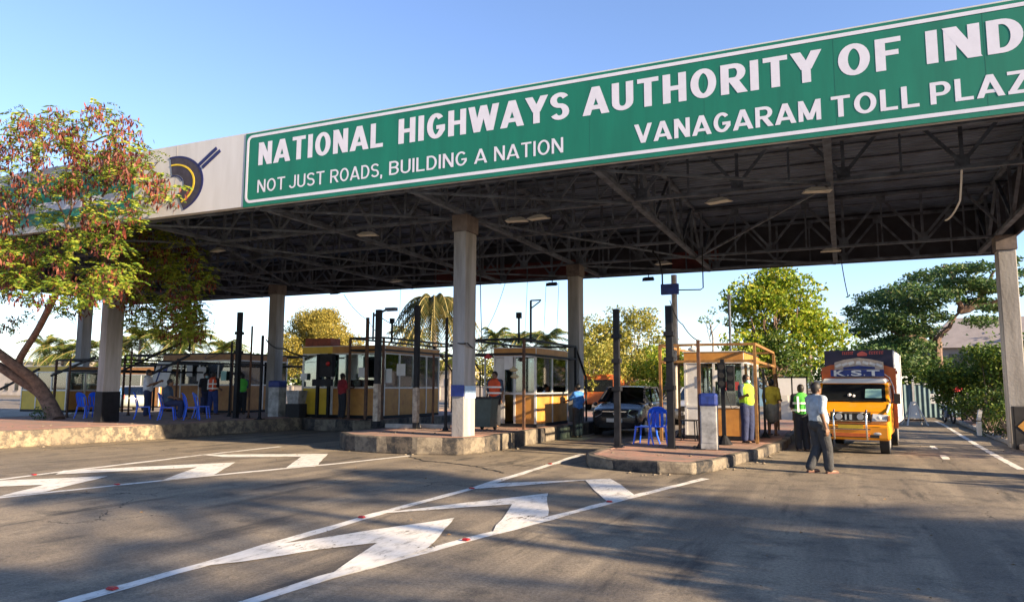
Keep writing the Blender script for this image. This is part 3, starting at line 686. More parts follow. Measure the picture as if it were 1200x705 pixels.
# notices on booths
def notice(parent_label, px, py, y, wd, hg, m, label):
    p = at(px,py,y); t = MB().box((-wd/2,-.006,-hg/2),(wd/2,.006,hg/2)).build('notice', m); t.location = p; tag(t, label, 'notice')
notice('', 470, 433, 22.3, .35, .42, M_PAPER, 'white notice taped in the window of the long orange booth')
p = at(404,400,22.6)
t = thing('red_box','reddish box with pale lettering on the yellow booth roof','box',(at(382,404,23.2)[0],23.2,3.085)); MB().prism([(-.75,-.3),(.45,-.3),(.45,.3),(-.75,.3)],0,.3).build('box_body', mat('faded red', (.30,.07,.035), .7, .3), t); text_mesh('TOLL', M_PAPER, 'lettering', t, -.6, .0, .07, .22, -.305, 0, .003) if 0 else None
# poster boards on the left booths
for px,l in ((82,'leaning white poster board with a blue logo left of the grey column'),(186,'leaning white poster board with a blue arrow beside the seated man')):
    a = at(px,440,23.0 if px<100 else 22.6)
    t = thing('poster_board', l, 'poster board', (a[0],a[1],.5)); m = MB(); m.add([(-.55,0,1.0),(.45,0,1.0),(.85,.0,2.1),(-.05,0,2.1),(-.55,.03,1.0),(.45,.03,1.0),(.85,.03,2.1),(-.05,.03,2.1)],[(0,1,2,3),(7,6,5,4),(0,4,5,1),(1,5,6,2),(2,6,7,3),(3,7,4,0)]); m.build('board', M_PAPER, t)
    m = MB(); m.add([(.1,-.006,1.75),(.45,-.006,1.6),(.55,-.006,1.9)],[(0,1,2)]).add([(-.2,-.006,1.15),(-.1,-.006,1.15),(.2,-.006,1.9),(.1,-.006,1.9)],[(0,1,2,3)]); m.build('logo', M_DKBLUE, t)
    MB().box((-.5,.05,0),(-.45,.1,1.1)).box((.4,.05,0),(.45,.1,1.1)).build('leg', M_RUST, t)

# ------------------------------------------------------------------ pipe cages round the booths
def cage(label, x0, x1, y0, y1, z0, zt, m1, m2, slant=1.1, low=.42, r=.035):
    t = thing('pipe_cage', label, 'pipe frame', (x0,y0,z0), 0, 'pipe cages protecting the booths')
    W_, D_, H_ = x1-x0, y1-y0, zt-z0
    for x in (0, W_):
        for y in (0, D_): MB().bar((x,y,0),(x,y,H_),r*2).build('post', m1 if y == 0 else m2, t)
    b = MB()
    for z in (H_, H_-low):
        b.bar((0,0,z),(W_,0,z),r*1.8); b.bar((0,D_,z),(W_,D_,z),r*1.8); b.bar((0,0,z),(0,D_,z),r*1.8); b.bar((W_,0,z),(W_,D_,z),r*1.8)
    b.build('top_rail', m2, t)
    for x in (0, W_): MB().tube([(x,D_,H_),(x,D_+slant,H_-1.0),(x,D_+slant,0)],r,8).build('slanted_brace', m2, t)
    return t
cage('rusty pipe cage around the curtained orange booth', -9.95, -7.95 - .25, 19.2, 23.6, HA, 2.92, M_RUST, M_DARK)
cage('yellow brown pipe cage around the booth by the truck lane', -4.35, -2.0, 19.2, 24.6, HB, 2.66, M_YPIPE, M_YPIPE)
cage('black pipe cage around the long orange booth left of the central column', -15.9, -13.0-1.5, 21.6, 27.5, HC, 3.25, M_RUST, M_DARK, 1.6)
cage('dark pipe cage in front of the booth with the red vested man', X(146,22.4), X(272,22.4), 22.4, 27, HC, 2.85, M_RUST, M_DARK)
cage('dark pipe cage left of the grey column with slanting ends', X(66,19.4), X(128,19.4), 19.4, 24, HC, 2.55, M_RUST, M_DARK)
def slant_bar(label, a, c, r=.035, m=None):
    t = MB().bar(a, c, r*2).build('slanted_rail', m or M_DARK); tag(t, label, 'rail')
slant_bar('dark slanted rail rising from the tree trunk to the left cage', at(60,440,18.5), at(112,418,18.5))
slant_bar('long dark rail slanting down from the lamp arm to the grey column', at(232,392,20.5), at(135,438,18))
slant_bar('dark slanted rail rising beside the man in the white shirt', at(170,442,20), at(222,416,20))
slant_bar('dark slanted rail low at the far left edge', at(0,456,18), at(46,432,18))

# ------------------------------------------------------------------ posts on the islands
def post(label, px, pyb, z0, pyt, wd=.09, m=None, white=0.0, style=0, y=None):
    bx, by, _ = G(px, pyb, z0)
    zt = at(px, pyt, by)[2]
    t = thing('steel_post', label, 'post', (bx,by,z0), 0, 'steel posts standing on the toll islands')
    m = m or M_DARK; H_ = zt-z0
    MB().bar((0,0,.012),(0,0,H_),wd).build('post_shaft', m, t)
    MB().box((-.13,-.13,0),(.13,.13,.02)).bar((0,0,.02),(.1,0,.02),.02).add([(-.10,-.006,.02),(.10,-.006,.02),(0.03,-.006,.16),(-.03,-.006,.16),(-.10,.006,.02),(.10,.006,.02),(0.03,.006,.16),(-.03,.006,.16)],[(0,1,2,3),(7,6,5,4),(0,4,5,1),(1,5,6,2),(2,6,7,3),(3,7,4,0)]).build('base_plate', M_DARK, t)
    if white:
        MB().bar((0,0,.17),(0,0,white),wd+.012).build('pale_sleeve', mat('pale dusty paint', (.42,.36,.28), .7, .4, 6, col2=(.12,.09,.07)), t)
    if style == 1:
        for z in (H_*.42, H_*.62, H_*.8): MB().box((-wd*.75,-wd*.8,z-.05),(wd*.75,wd*.8,z+.05)).build('clamp', M_DARK, t)
    return t
post('tall black post with a pale lower sleeve on the island left of the central column', 441, 500, HA, 363, .15, None, 1.25, 0)
post('tall black post with pale lower sleeve between the two left of the central column', 487, 502, HA, 358, .13, None, 1.15, 0)
post('slim dark post close beside the central column', 522, 505, HA, 372, .06, None)
post('tall black post with clamps in front of the dark car', 724, 524, HB, 362, .13, None, 0, 1)
post('tall black post with clamps in front of the blue chair', 787, 525, HB, 358, .15, None, 0, 1)
post('slim brown post just left of the grey steel cabinet', 821, 526, HB, 398, .07, M_RUST)
post('slim dark post leaning by the yellow shirted man', 897, 512, HB, 432, .06, None)
post('thick black post on the left platform right of the red vested man', 276, 490, HC, 366, .15, None, 0, 1)
post('slim brown post right behind the thick black post on the left platform', 291, 490, HC, 382, .05, M_RUST)
post('dark post directly left of the cabinet with the blue lid', 304, 491, HC, 393, .07, None)
post('dark post left of the pair holding a signal box by the yellow booth', 371, 489, HC, 415, .10, None)
post('dark post right of the pair holding a signal box by the yellow booth', 384, 489, HC, 414, .10, None)
post('dark brown post at the right end of the man in the red shirt', 428, 492, HC, 372, .09, M_RUST)
post('pale slim post beside the orange vested worker', 568, 497, HA, 418, .045, M_ALU)
post('second pale slim post right of the orange vested worker', 588, 497, HA, 425, .045, M_ALU)
a = at(378,448,21.2); t = thing('signal_box','black signal crosspiece with a red light on the twin posts by the yellow booth','signal',(a[0],21.2,a[2]))
MB().box((-.42,-.05,-.12),(.42,.05,.12)).build('crosspiece', M_DARK, t); MB().box((-.08,-.1,.2),(.45,.1,1.0)).build('signal_housing', M_DARK, t); MB().sphere((.3,-.12,.65),.08).build('signal_lens', M_RED, t)
# traffic signal on island B
g = G(849,520,HB)
t = thing('traffic_signal', 'black traffic signal with twin lamp housings on a conical foot', 'traffic signal', g)
MB().cone((0,0,0),(0,0,.22),.2,.05,14).build('signal_foot', M_DARK, t)
MB().bar((0,0,.2),(0,0,2.05),.09).build('signal_pole', M_DARK, t)
for dx,z0 in ((-.02,1.35),(.19,1.28)):
    h = MB().box((dx-.09,-.1,z0),(dx+.09,.08,z0+.62)).build('signal_head', M_DARK, t)
    for k in range(3): MB().cyl((dx,-.105,z0+.11+.2*k),(0,1,0),.065,.03,14).build('signal_lens', M_BLACK, h)
MB().tube([(.05,-.05,1.35),(.2,-.05,.85),(.45,-.05,.95)],.01,6).build('wire', M_BLACK, t)
def mast(label, px, y, pyb, pyt, r, m, kind=0):
    a = at(px,pyb,y); c = at(px,pyt,y); t = thing('mast', label, 'mast', (a[0],y,a[2])); H_ = c[2]-a[2]
    MB().tube([(0,0,0),(0,0,H_)],r,10).build('mast_pole', m, t, smooth=True)
    if kind == 1: MB().bar((0,0,H_),(.34,0,H_),.04).bar((.0,0,H_-.25),(.32,0,H_-.03),.03).build('bracket_arm', m, t)
    if kind == 2: MB().box((-.07,-.07,H_-.02),(.07,.07,H_+.16)).build('camera_head', m, t)
    if kind == 3: MB().bar((0,0,H_-.1),(.55,0,H_+.1),.05).box((.45,-.08,H_+.02),(.8,.08,H_+.12)).build('lamp_arm', m, t)
    return t
mast('thin pole with a triangular bracket arm on the curtained booth roof', 622, 21, 402, 352, .035, M_DARK, 1)
mast('short camera pole on the curtained booth roof', 608, 21, 402, 372, .035, M_DARK, 2)
mast('short black pipe with lamp above the long orange booth', 459, 23, 402, 378, .04, M_DARK, 2)
mast('bent lamp arm above the rails near the left palms', 222, 21, 412, 378, .04, M_DARK, 3)
mast('grey bent pipe beside the tall black post left of centre', 437, 18.5, 400, 366, .03, M_STEEL, 3)
a = G(793,505,0); mast('tall pale pole behind the island with the blue chair', 793, 27.8, 478, 322, .11, mat('pale pole', (.55,.50,.44), .6, .15))

# ------------------------------------------------------------------ cabinets, bins
def cabinet(label, g, wx, wy, h, lid):
    t = thing('steel_cabinet', label, 'cabinet', g, R(4), 'grey steel cabinets with blue covers')
    MB().box((-wx/2,-wy/2,0),(wx/2,wy/2,h)).build('cabinet_body', M_STAIN, t, bevel=.015)
    MB().box((-wx*.42,-wy/2-.008,.15),(wx*.42,-wy/2-.002,h-.15)).build('cabinet_door', M_STAIN, t)
    MB().sphere((0,0,h+lid*.3),1,14,8,(wx*.56,wy*.58,lid*.75)).build('cover', M_DKBLUE, t) if 0 else MB().prism([(-wx*.56,-wy*.56),(wx*.56,-wy*.56),(wx*.56,wy*.56),(-wx*.56,wy*.56)],h-.04,h+lid).build('cover', M_DKBLUE, t, bevel=.06)
g = G(832,526,HB); cabinet('grey steel cabinet with a blue cloth cover by the traffic signal', g, .36,.4,.98,.26)
MB()
g = G(324,488,HC); cabinet('grey steel cabinet with dark blue lid left of the yellow booth', g, .46,.45,1.12,.22)
g = (at(347,480,21.9)[0],21.9,HC)
t = thing('grey_tub', 'grey tub standing on a dark box in front of the yellow booth', 'tub', g); MB().box((-.32,-.22,0),(.32,.22,.5)).build('dark_stand', M_BLACK, t, bevel=.02); MB().add([(-.24,-.2,.5),(.24,-.2,.5),(.24,.2,.5),(-.24,.2,.5),(-.3,-.24,.98),(.3,-.24,.98),(.3,.24,.98),(-.3,.24,.98)],[(0,3,2,1),(4,5,6,7),(0,1,5,4),(1,2,6,5),(2,3,7,6),(3,0,4,7)]).build('tub_body', M_STAIN, t)
g = G(567,492,HA); t = thing('dark_bin','dark green grey wheeled bin left of the orange vested worker','bin',(g[0],18.6,HA)); MB().add([(-.24,-.2,.08),(.24,-.2,.08),(.24,.2,.08),(-.24,.2,.08),(-.3,-.26,.85),(.3,-.26,.85),(.3,.26,.85),(-.3,.26,.85)],[(0,3,2,1),(4,5,6,7),(0,1,5,4),(1,2,6,5),(2,3,7,6),(3,0,4,7)]).build('bin_body', mat('bin green grey', (.045,.075,.07), .5, .2), t, bevel=.02)
t.location = (X(569,18.6),18.6,HA); MB().box((-.32,-.28,.85),(.32,.28,.9)).build('bin_lid', M_BLACK, t); MB().cyl((-.2,.22,.08),(1,0,0),.08,.05).cyl((.2,.22,.08),(1,0,0),.08,.05).build('wheel', M_BLACK, t)
# small stool beside booth B
t = thing('metal_stool','thin dark stool beside the booth near the blue chair','stool',(X(806,19.6),19.6,HB)); MB().box((-.2,-.2,.5),(.2,.2,.53)).build('seat', M_DARK, t)
for sx in (-.18,.18):
    for sy in (-.18,.18): MB().bar((sx,sy,0),(sx*.9,sy*.9,.5),.025).build('leg', M_DARK, t)
# stone blocks on island A
for i,(px,l) in enumerate(((465,'low concrete block lying on the island left of the tall posts'),(500,'low pale block between the tall post and the central column'))):
    g = G(px,502,HA); t = MB().prism([(-.55,-.12),(.5,-.14),(.52,.1),(-.5,.13)],0,.13).build('concrete_block', M_CONC, bevel=.02); t.location = (g[0],g[1]+.35,HA-.01); tag(t,l,'block')

# ------------------------------------------------------------------ plastic chairs
def make_chair(label):
    t = thing('plastic_chair', label, 'chair', (0,0,0), 0, 'blue moulded plastic chairs')
    # seat: shallow dished grid; the sitter looks along +y
    b = MB(); n = 8; vs = []; fs = []
    for i in range(n+1):
        for j in range(n+1):
            x = (i/n-.5)*.42; y = (j/n-.5)*.42; z = .44 - .02*math.cos(x/.21*1.2)*math.cos(y/.21*1.2) - (.02*(max(0,j/n-.85)/.15)**2); vs.append((x*(1-.06*(1-j/n)),y,z))
    m0 = len(vs); vs += [(v[0],v[1],v[2]-.025) for v in vs]
    for i in range(n):
        for j in range(n):
            a = i*(n+1)+j; fs += [(a,a+n+1,a+n+2,a+1),(m0+a,m0+a+1,m0+a+n+2,m0+a+n+1)]
            if i==0: fs.append((a,a+1,m0+a+1,m0+a))
            if i==n-1: q=a+n+1; fs.append((q,m0+q,m0+q+1,q+1))
            if j==0: fs.append((a,m0+a,m0+a+n+1,a+n+1))
            if j==n-1: q=a+1; fs.append((q,q+n+1,m0+q+n+1,m0+q))
    b.add(vs,fs).build('seat', M_BLUEPL, t, smooth=True)
    # backrest: rounded outer rim with three slats and a top panel
    def bp(x,z): return (x, -.20-.12*(z-.42)/.45 + .05*(x/.2)**2, z)
    b = MB()
    rim = [bp(.19*math.cos(a)*(1 if z<.7 else 1), z) for a,z in ()]
    pts = [bp(-.19,.42),bp(-.215,.55),bp(-.22,.7),bp(-.19,.82),bp(-.10,.88),bp(0,.895),bp(.10,.88),bp(.19,.82),bp(.22,.7),bp(.215,.55),bp(.19,.42)]
    b.tube(pts,.018,8)
    for x in (-.10,0,.10):
        for k in range(6):
            za = .43+.06*k; b.bar(bp(x,za),bp(x*1.1,za+.062),.055,.012,up=(0,1,.3)) if False else b.add([bp(x-.036,za),bp(x+.036,za),bp(x*1.05+.036,za+.06),bp(x*1.05-.036,za+.06)]+[(q[0],q[1]-.012,q[2]) for q in (bp(x-.036,za),bp(x+.036,za),bp(x*1.05+.036,za+.06),bp(x*1.05-.036,za+.06))],[(0,1,2,3),(7,6,5,4),(0,4,5,1),(1,5,6,2),(2,6,7,3),(3,7,4,0)])
    P = [(-.21,.74),(.21,.74),(.2,.80),(.12,.87),(0,.89),(-.12,.87),(-.2,.80)]
    q = [bp(x,z) for x,z in P]; nn = len(q); b.add(q+[(a[0],a[1]-.014,a[2]) for a in q],[tuple(range(nn)),tuple(range(nn,2*nn))[::-1]]+[(i,nn+i,nn+(i+1)%nn,(i+1)%nn) for i in range(nn)])
    b.build('backrest', M_BLUEPL, t, smooth=True)
    for sx in (-1,1):
        for sy in (-1,1):
            MB().tube([(sx*.18,sy*.18,.435),(sx*.205,sy*.21,.2),(sx*.225,sy*.24 - (.03 if sy<0 else 0),0)],[.026,.022,.018],8).build('leg', M_BLUEPL, t, smooth=True)
    return t
ch0 = make_chair('blue plastic chair with open slatted back on the island behind the black post')
def P3(px,py,z): return G(px,py,z)
g = P3(771,520,HB); ch0.location = g; ch0.rotation_euler = (0,0,face(10))
g = P3(760,521,HB); copy_tree(ch0,(g[0]-.12,g[1]+.25,HB),face(-60),'blue plastic chair turned away behind the one on the island near the car')
for px,py,f,l in ((100,490,20,'blue plastic chair at the left beside the tree trunk'),(113,489,-10,'blue plastic chair in front of the grey column'),(167,491,65,'empty blue plastic chair behind the man in the white shirt'),
                  (196,492,75,'blue plastic chair the seated man sits on'),(224,492,60,'blue plastic chair nearest the man in the red vest'),(236,490,80,'blue plastic chair partly behind another by the red vest')):
    g = P3(px,py,HC); copy_tree(ch0,g,face(f),l)

# ------------------------------------------------------------------ people
def remesh(mb, voxel, name, m, parent, smooth_it=2, cut=None):
    me = bpy.data.meshes.new(name+'_src'); me.from_pydata([tuple(v) for v in mb.v], [], mb.f); o = bpy.data.objects.new(name, me); COL.objects.link(o)
    r = o.modifiers.new('r','REMESH'); r.mode = 'VOXEL'; r.voxel_size = voxel
    s = o.modifiers.new('s','SMOOTH'); s.iterations = smooth_it; s.factor = .6
    dg = bpy.context.evaluated_depsgraph_get(); dg.update()
    me2 = bpy.data.meshes.new_from_object(o.evaluated_get(dg)); bpy.data.objects.remove(o); bpy.data.meshes.remove(me)
    me2.name = name; me2.materials.clear(); me2.materials.append(m)
    for p in me2.polygons: p.use_smooth = True
    ob = bpy.data.objects.new(name, me2); COL.objects.link(ob); ob.parent = parent
    return ob
def cap(mb, a, b, ra, rb, n=14):
    mb.tube([a,b],[ra,rb],n); mb.sphere(a,ra,n,8); mb.sphere(b,rb,n,8)
SKIN = mat('brown skin', (.20,.105,.06), .55, .15, 12); HAIR = mat('black hair', (.012,.01,.01), .6, .3, 20)
def person(label, loc, rz, H=1.68, shirt=None, trousers=None, vest=None, stripe=None, pose=None, mask=None, sleeves='short', shorts=False, belly=0.0, vox=.011, shoes=None, group=None, seated=False, lungi=False):
    s = H/1.70; t = thing('person', label, 'person', loc, rz, group)
    J = dict(pel=(0,0,.93), che=(0,-.01,1.28), nek=(0,-.01,1.44), hed=(0,.015,1.575),
             hipL=(-.09,0,.91), hipR=(.09,0,.91), kneL=(-.10,.02,.50), kneR=(.10,.02,.50), ankL=(-.10,-.01,.085), ankR=(.10,-.01,.085),
             shL=(-.185,-.01,1.385), shR=(.185,-.01,1.385), elL=(-.24,-.03,1.10), elR=(.24,-.03,1.10), wrL=(-.25,.05,.86), wrR=(.25,.05,.86))
    J.update(pose or {}); J = {k: Vector(v)*s for k,v in J.items()}
    toeL = (pose or {}).get('toeL'); toeR = (pose or {}).get('toeR')
    s0 = s; s = s*1.08
    b = MB()
    cap(b, J['pel'], J['pel']+Vector((0,.0,.10*s)), .135*s, .125*s); b.sphere(J['pel'],.15*s,14,8,(1.05,.75,.8))
    b.sphere(J['che'],.16*s,16,10,(1.12,.72,1.15)); cap(b, J['pel']+Vector((0,belly*s,.12*s)), J['che'], (.115+belly*.4)*s, .125*s)
    cap(b, J['nek']-Vector((0,0,.06*s)), J['hed']-Vector((0,.01*s,.03*s)), .058*s, .052*s)
    for q in 'LR':
        cap(b, J['sh'+q], J['che']+Vector((0,0,.09*s)), .06*s, .085*s)
        cap(b, J['hip'+q], J['kne'+q], .088*s, .056*s); k = J['kne'+q]; a = J['ank'+q]
        mid = k.lerp(a,.33); cap(b, k, mid, .053*s, .055*s); cap(b, mid, a, .055*s, .036*s)
        cap(b, J['sh'+q], J['el'+q], .050*s, .038*s); cap(b, J['el'+q], J['wr'+q], .040*s, .026*s)
        # foot
        tv = toeL if q=='L' else toeR; fw = Vector(tv).normalized() if tv else Vector((0.0,1,0)); 
        heel = a + Vector((0,0,-.045*s)) - fw*.03*s; toe = a + fw*.15*s + Vector((0,0,-.055*s)); 
        cap(b, heel, toe, .038*s, .030*s); b.sphere(toe,.038*s,10,6,(1.15,1.15,.6)); cap(b,a,heel,.036*s,.036*s)
        # hand: palm, four fingers, thumb
        d = (J['wr'+q]-J['el'+q]).normalized(); side = Vector((1,0,0)) if q=='R' else Vector((-1,0,0))
        pn = d.cross(Vector((0,1,0))); pn = pn.normalized() if pn.length > .2 else Vector((1,0,0)); ac = d.cross(pn).normalized()   # ac spreads the fingers
        w0 = J['wr'+q]; pc = w0 + d*.05*s
        for f in (-1,0,1): cap(b, w0+ac*f*.010*s, w0+d*.078*s+ac*f*.024*s, .017*s, .0135*s, 8)
        for k2,(f,ln) in enumerate(((-1.4,.058),(-.45,.072),(.45,.068),(1.4,.052))):
            p0 = w0+d*.080*s+ac*f*.021*s; p1 = p0+d*ln*.55*s-pn*.006*s; p2 = p1+d*ln*.42*s-pn*.022*s
            cap(b, p0,p1,.0095*s,.0088*s,8); cap(b,p1,p2,.0088*s,.0075*s,8)
        ts = ac if ac.dot(Vector((0,1,0)))>0 else -ac
        p0 = w0+d*.022*s+ts*.020*s; p1 = p0+d*.032*s+ts*.028*s; p2 = p1+d*.030*s+ts*.006*s
        cap(b,p0,p1,.013*s,.011*s,8); cap(b,p1,p2,.010*s,.009*s,8)
    s = s0
    h = J['hed']; b.sphere(h+Vector((0,-.008*s,.018*s)),.098*s,18,12,(.80,.98,1.12)); b.sphere(h+Vector((0,.022*s,-.045*s)),.070*s,14,10,(.86,.95,1.0))
    b.sphere(h+Vector((0,.088*s,-.012*s)),.017*s,8,6,(.8,1.1,1.5)); b.sphere(h+Vector((0,.083*s,-.058*s)),.02*s,8,6,(1.2,.6,.55))
    for sx in (-1,1): b.sphere(h+Vector((sx*.080*s,-.005*s,-.01*s)),.026*s,8,6,(.35,.7,1.1))
    body = remesh(b, vox, 'body', SKIN, t, 2)
    # hair
    hb = MB(); hb.sphere(h+Vector((0,-.022*s,.040*s)),.103*s,18,12,(.86,.98,1.02)); hb.sphere(h+Vector((0,-.05*s,0)),.078*s,14,10,(.95,.8,1.1)); remesh(hb, .012, 'hair', HAIR, t, 1)
    for sx in (-1,1): MB().sphere(h+Vector((sx*.032*s,.081*s,.012*s)),.011*s,8,6).build('eye', HAIR, t, smooth=True)
    if mask: mb = MB(); mb.sphere(h+Vector((0,.045*s,-.045*s)),.068*s,14,10,(.98,.92,.82)); mb.build('face_mask', mask, t, smooth=True)
    # shirt
    s = s0*1.12
    if shirt:
        c = MB(); c.sphere(J['che'],.172*s,16,10,(1.12,.80,1.12)); cap(c, J['pel']+Vector((0,belly*s,.06*s)), J['che'], (.150+belly*.4)*s, .145*s)
        c.sphere(J['pel']+Vector((0,belly*.6*s,.02*s)),.165*s,16,10,(1.06,.84,.7)); cap(c, J['nek']-Vector((0,0,.08*s)), J['nek']-Vector((0,0,.005*s)), .085*s, .066*s)
        for q in 'LR':
            cap(c, J['sh'+q], J['che']+Vector((0,0,.09*s)), .075*s, .10*s)
            e = J['sh'+q].lerp(J['el'+q], .82 if sleeves=='short' else 1.0); cap(c, J['sh'+q], e, .068*s, .062*s)
            if sleeves == 'long': cap(c, e, J['el'+q].lerp(J['wr'+q],.9), .055*s, .040*s)
        remesh(c, vox*1.15, 'shirt', shirt, t, 3)
    if vest:
        c = MB(); c.sphere(J['che'],.186*s,16,10,(1.10,.84,1.10)); cap(c, J['pel']+Vector((0,belly*s,.09*s)), J['che'], (.165+belly*.4)*s, .158*s)
        for q in 'LR': cap(c, J['sh'+q].lerp(J['che'],.25), J['che']+Vector((0,0,.08*s)), .09*s, .11*s)
        v = remesh(c, vox*1.15, 'safety_vest', vest, t, 3)
        if stripe:
            r = MB()
            for z in (1.02, 1.20):
                ring = [(.222*s*math.cos(R(a)), (.178*s)*math.sin(R(a))+J['che'].y, 0) for a in range(0,360,20)]
                n = len(ring); zz = z*s0 + (J['che'].z-1.28*s0)
                r.add([(x*1.0,y,zz) for x,y,_ in ring]+[(x,y,zz+.045*s) for x,y,_ in ring],[(i,(i+1)%n,n+(i+1)%n,n+i) for i in range(n)])
            for sx in (-1,1):
                r.add([(sx*.10*s-.022*s,J['che'].y-.180*s,1.0*s0),(sx*.10*s+.022*s,J['che'].y-.180*s,1.0*s0),(sx*.10*s+.022*s,J['che'].y-.150*s,1.40*s0),(sx*.10*s-.022*s,J['che'].y-.150*s,1.40*s0)],[(0,1,2,3)])
            r.build('reflective_stripe', stripe, t)
    if trousers:
        c = MB(); c.sphere(J['pel']+Vector((0,0,.0)),.158*s,16,10,(1.06,.82,.85)); cap(c,J['pel'],J['pel']+Vector((0,belly*.5*s,.05*s)),.14*s,.138*s)
        for q in 'LR':
            cap(c, J['hip'+q], J['kne'+q], .106*s, .088*s)
            if not shorts: cap(c, J['kne'+q], J['ank'+q]+Vector((0,-.0,.02)), .088*s, .078*s)
        if lungi:
            cap(c, (J['hipL']+J['hipR'])/2, (J['kneL']+J['kneR'])/2, .15*s, .15*s)
        remesh(c, vox*1.15, 'trousers', trousers, t, 3)
    s = s0
    for q in 'LR':
        a = J['ank'+q]; tv = toeL if q=='L' else toeR; fw = Vector(tv).normalized() if tv else Vector((0.0,1,0))
        m = MB(); sd_ = fw.cross(Vector((0,0,1)))
        p0 = a-fw*.07*s; p1 = a+fw*.19*s
        zz = a.z-.083*s
        q4 = [p0-sd_*.035*s,p0+sd_*.035*s,p1+sd_*.045*s,p1-sd_*.045*s]
        m.add([(v.x,v.y,zz) for v in q4]+[(v.x,v.y,zz+.018*s) for v in q4],[(0,3,2,1),(4,5,6,7),(0,1,5,4),(1,2,6,5),(2,3,7,6),(3,0,4,7)])
        so = m.build('sandal', shoes or M_BLACK, t)
    return t
def cloth(n, c, r=.85, v=.22): return mat(n, c, r, v, 7, bump=1.0, bscale=11)
C_LB = cloth('pale blue grey shirt cloth', (.36,.42,.48)); C_DK = cloth('dark grey trousers', (.035,.037,.042)); C_BL = cloth('navy trousers', (.02,.03,.09))
C_WH = cloth('white shirt cloth', (.72,.72,.74)); C_BK = cloth('black shirt cloth', (.015,.017,.025)); C_RV = cloth('red orange vest cloth', (.75,.10,.03)); C_GV = cloth('green vest cloth', (.09,.52,.06)); C_YG = cloth('yellow green vest cloth', (.42,.75,.04))
C_YE = cloth('yellow shirt cloth', (.62,.50,.05)); C_CK = cloth('grey check cloth', (.25,.26,.24)); C_BS = cloth('blue shirt cloth', (.04,.18,.55)); C_SL = cloth('slate shirt cloth', (.05,.08,.13)); C_RD = cloth('dark red shirt cloth', (.28,.02,.03))
C_JN = cloth('blue jeans', (.025,.05,.20)); C_ST = mat('reflective silver', (.75,.75,.70), .3, .05); C_MK = mat('pale blue mask', (.35,.6,.65), .8, .05)
STRIDE = dict(kneR=(.10,.12,.49), ankR=(.09,.15,.085), kneL=(-.09,.07,.49), ankL=(-.09,-.13,.10), hipR=(.09,.02,.91), elR=(.24,-.09,1.11), wrR=(.25,-.02,.86), elL=(-.24,.03,1.11), wrL=(-.24,.14,.88))
g = G(959,554,0)
person('man in a pale blue shirt and dark trousers walking past the truck', (g[0]+.02,g[1],0), face(72), 1.68, C_LB, C_DK, pose=STRIDE, belly=.035, vox=.007, shoes=mat('sandal brown',(.12,.03,.02),.6,.2))
g = G(941,528,0)
person('man in a green safety vest seen from behind in front of the truck', g, face(10), 1.66, C_BK, C_BK, C_GV, C_ST, pose=dict(wrL=(-.16,.18,1.0),wrR=(.16,.18,1.0)))
g = (-2.26, 19.55, HB)
person('man in a yellow green safety vest and face mask beside the booth', g, face(150), 1.68, C_SL, C_BL, C_YG, None, mask=C_MK, pose=dict(elR=(.25,.02,1.12),wrR=(.28,.22,1.18)))
g = G(905,510,HB)
person('man in a yellow shirt and grey check lungi at the island edge', (g[0],g[1]+.2,HB), face(40), 1.60, C_YE, C_CK, pose=dict(wrR=(.2,.26,1.05),elR=(.23,.04,1.08)), lungi=True, shorts=True)
g = (-7.75, 22.5, 0)
person('man in a blue shirt leaning at the booth window beside the dark car', (g[0],g[1],0), face(-50), 1.66, C_BS, C_DK, pose=dict(elL=(-.2,.18,1.2),wrL=(-.12,.38,1.15)))
person('worker in an orange vest behind pale posts left of the curtained booth', (X(580,19.9),19.9,HA), face(-160), 1.62, C_SL, C_BK, C_RV, C_ST)
person('man in a dark red shirt standing at the doorway of the long orange booth', (X(402,22.05),22.05,HC-.02), face(50), 1.62, C_RD, C_BK, pose=dict(elR=(.22,.08,1.12),wrR=(.15,.3,1.15)))
g = G(239,485,HC)
person('man in a black shirt and face mask facing the red vested man', g, face(120), 1.66, C_BK, C_BL, mask=C_MK)
g = G(253,485,HC)
person('man in a red orange safety vest and blue jeans seen from behind', (g[0],g[1]-.2,HC), face(15), 1.68, C_BK, C_JN, C_RV, C_ST, pose=dict(kneL=(-.13,.02,.5),ankL=(-.16,0,.085),kneR=(.13,.02,.5),ankR=(.17,0,.085),wrL=(-.2,.2,1.0),wrR=(.2,.2,1.0)))
g = G(286,485,HC)
person('man in a green vest half hidden behind dark posts on the left platform', (X(285,23.2),23.2,HC), face(-30), 1.62, C_SL, C_BK, C_GV, None)
g = G(170,488,HC)
person('standing man in a white shirt holding a rail near the blue chairs', (g[0]-.05,g[1]+.1,HC), face(80), 1.72, C_WH, C_BL, pose=dict(elR=(.24,.05,1.12),wrR=(.15,.36,1.25),elL=(-.2,.1,1.13),wrL=(-.08,.38,1.27)))
SIT = dict(pel=(0,0,.56),che=(0,-.02,.92),nek=(0,.0,1.08),hed=(0,.04,1.21),hipL=(-.09,.02,.54),hipR=(.09,.02,.54),kneL=(-.13,.43,.54),kneR=(.12,.42,.54),ankL=(-.13,.52,.09),ankR=(.12,.40,.09),
           shL=(-.185,-.01,1.02),shR=(.185,-.01,1.02),elL=(-.24,.02,.76),elR=(.24,.04,.76),wrL=(-.16,.27,.69),wrR=(.16,.30,.70))
g = G(196,492,HC)
person('man in a slate shirt sitting on a blue plastic chair', (g[0],g[1],HC+.03), face(75), 1.68, C_SL, C_BL, pose=SIT, mask=None)
person('booth clerk in a white shirt sitting inside the yellow booth', (-18.3,24.0,HC+.25), face(120), 1.62, C_WH, C_DK, pose=SIT)

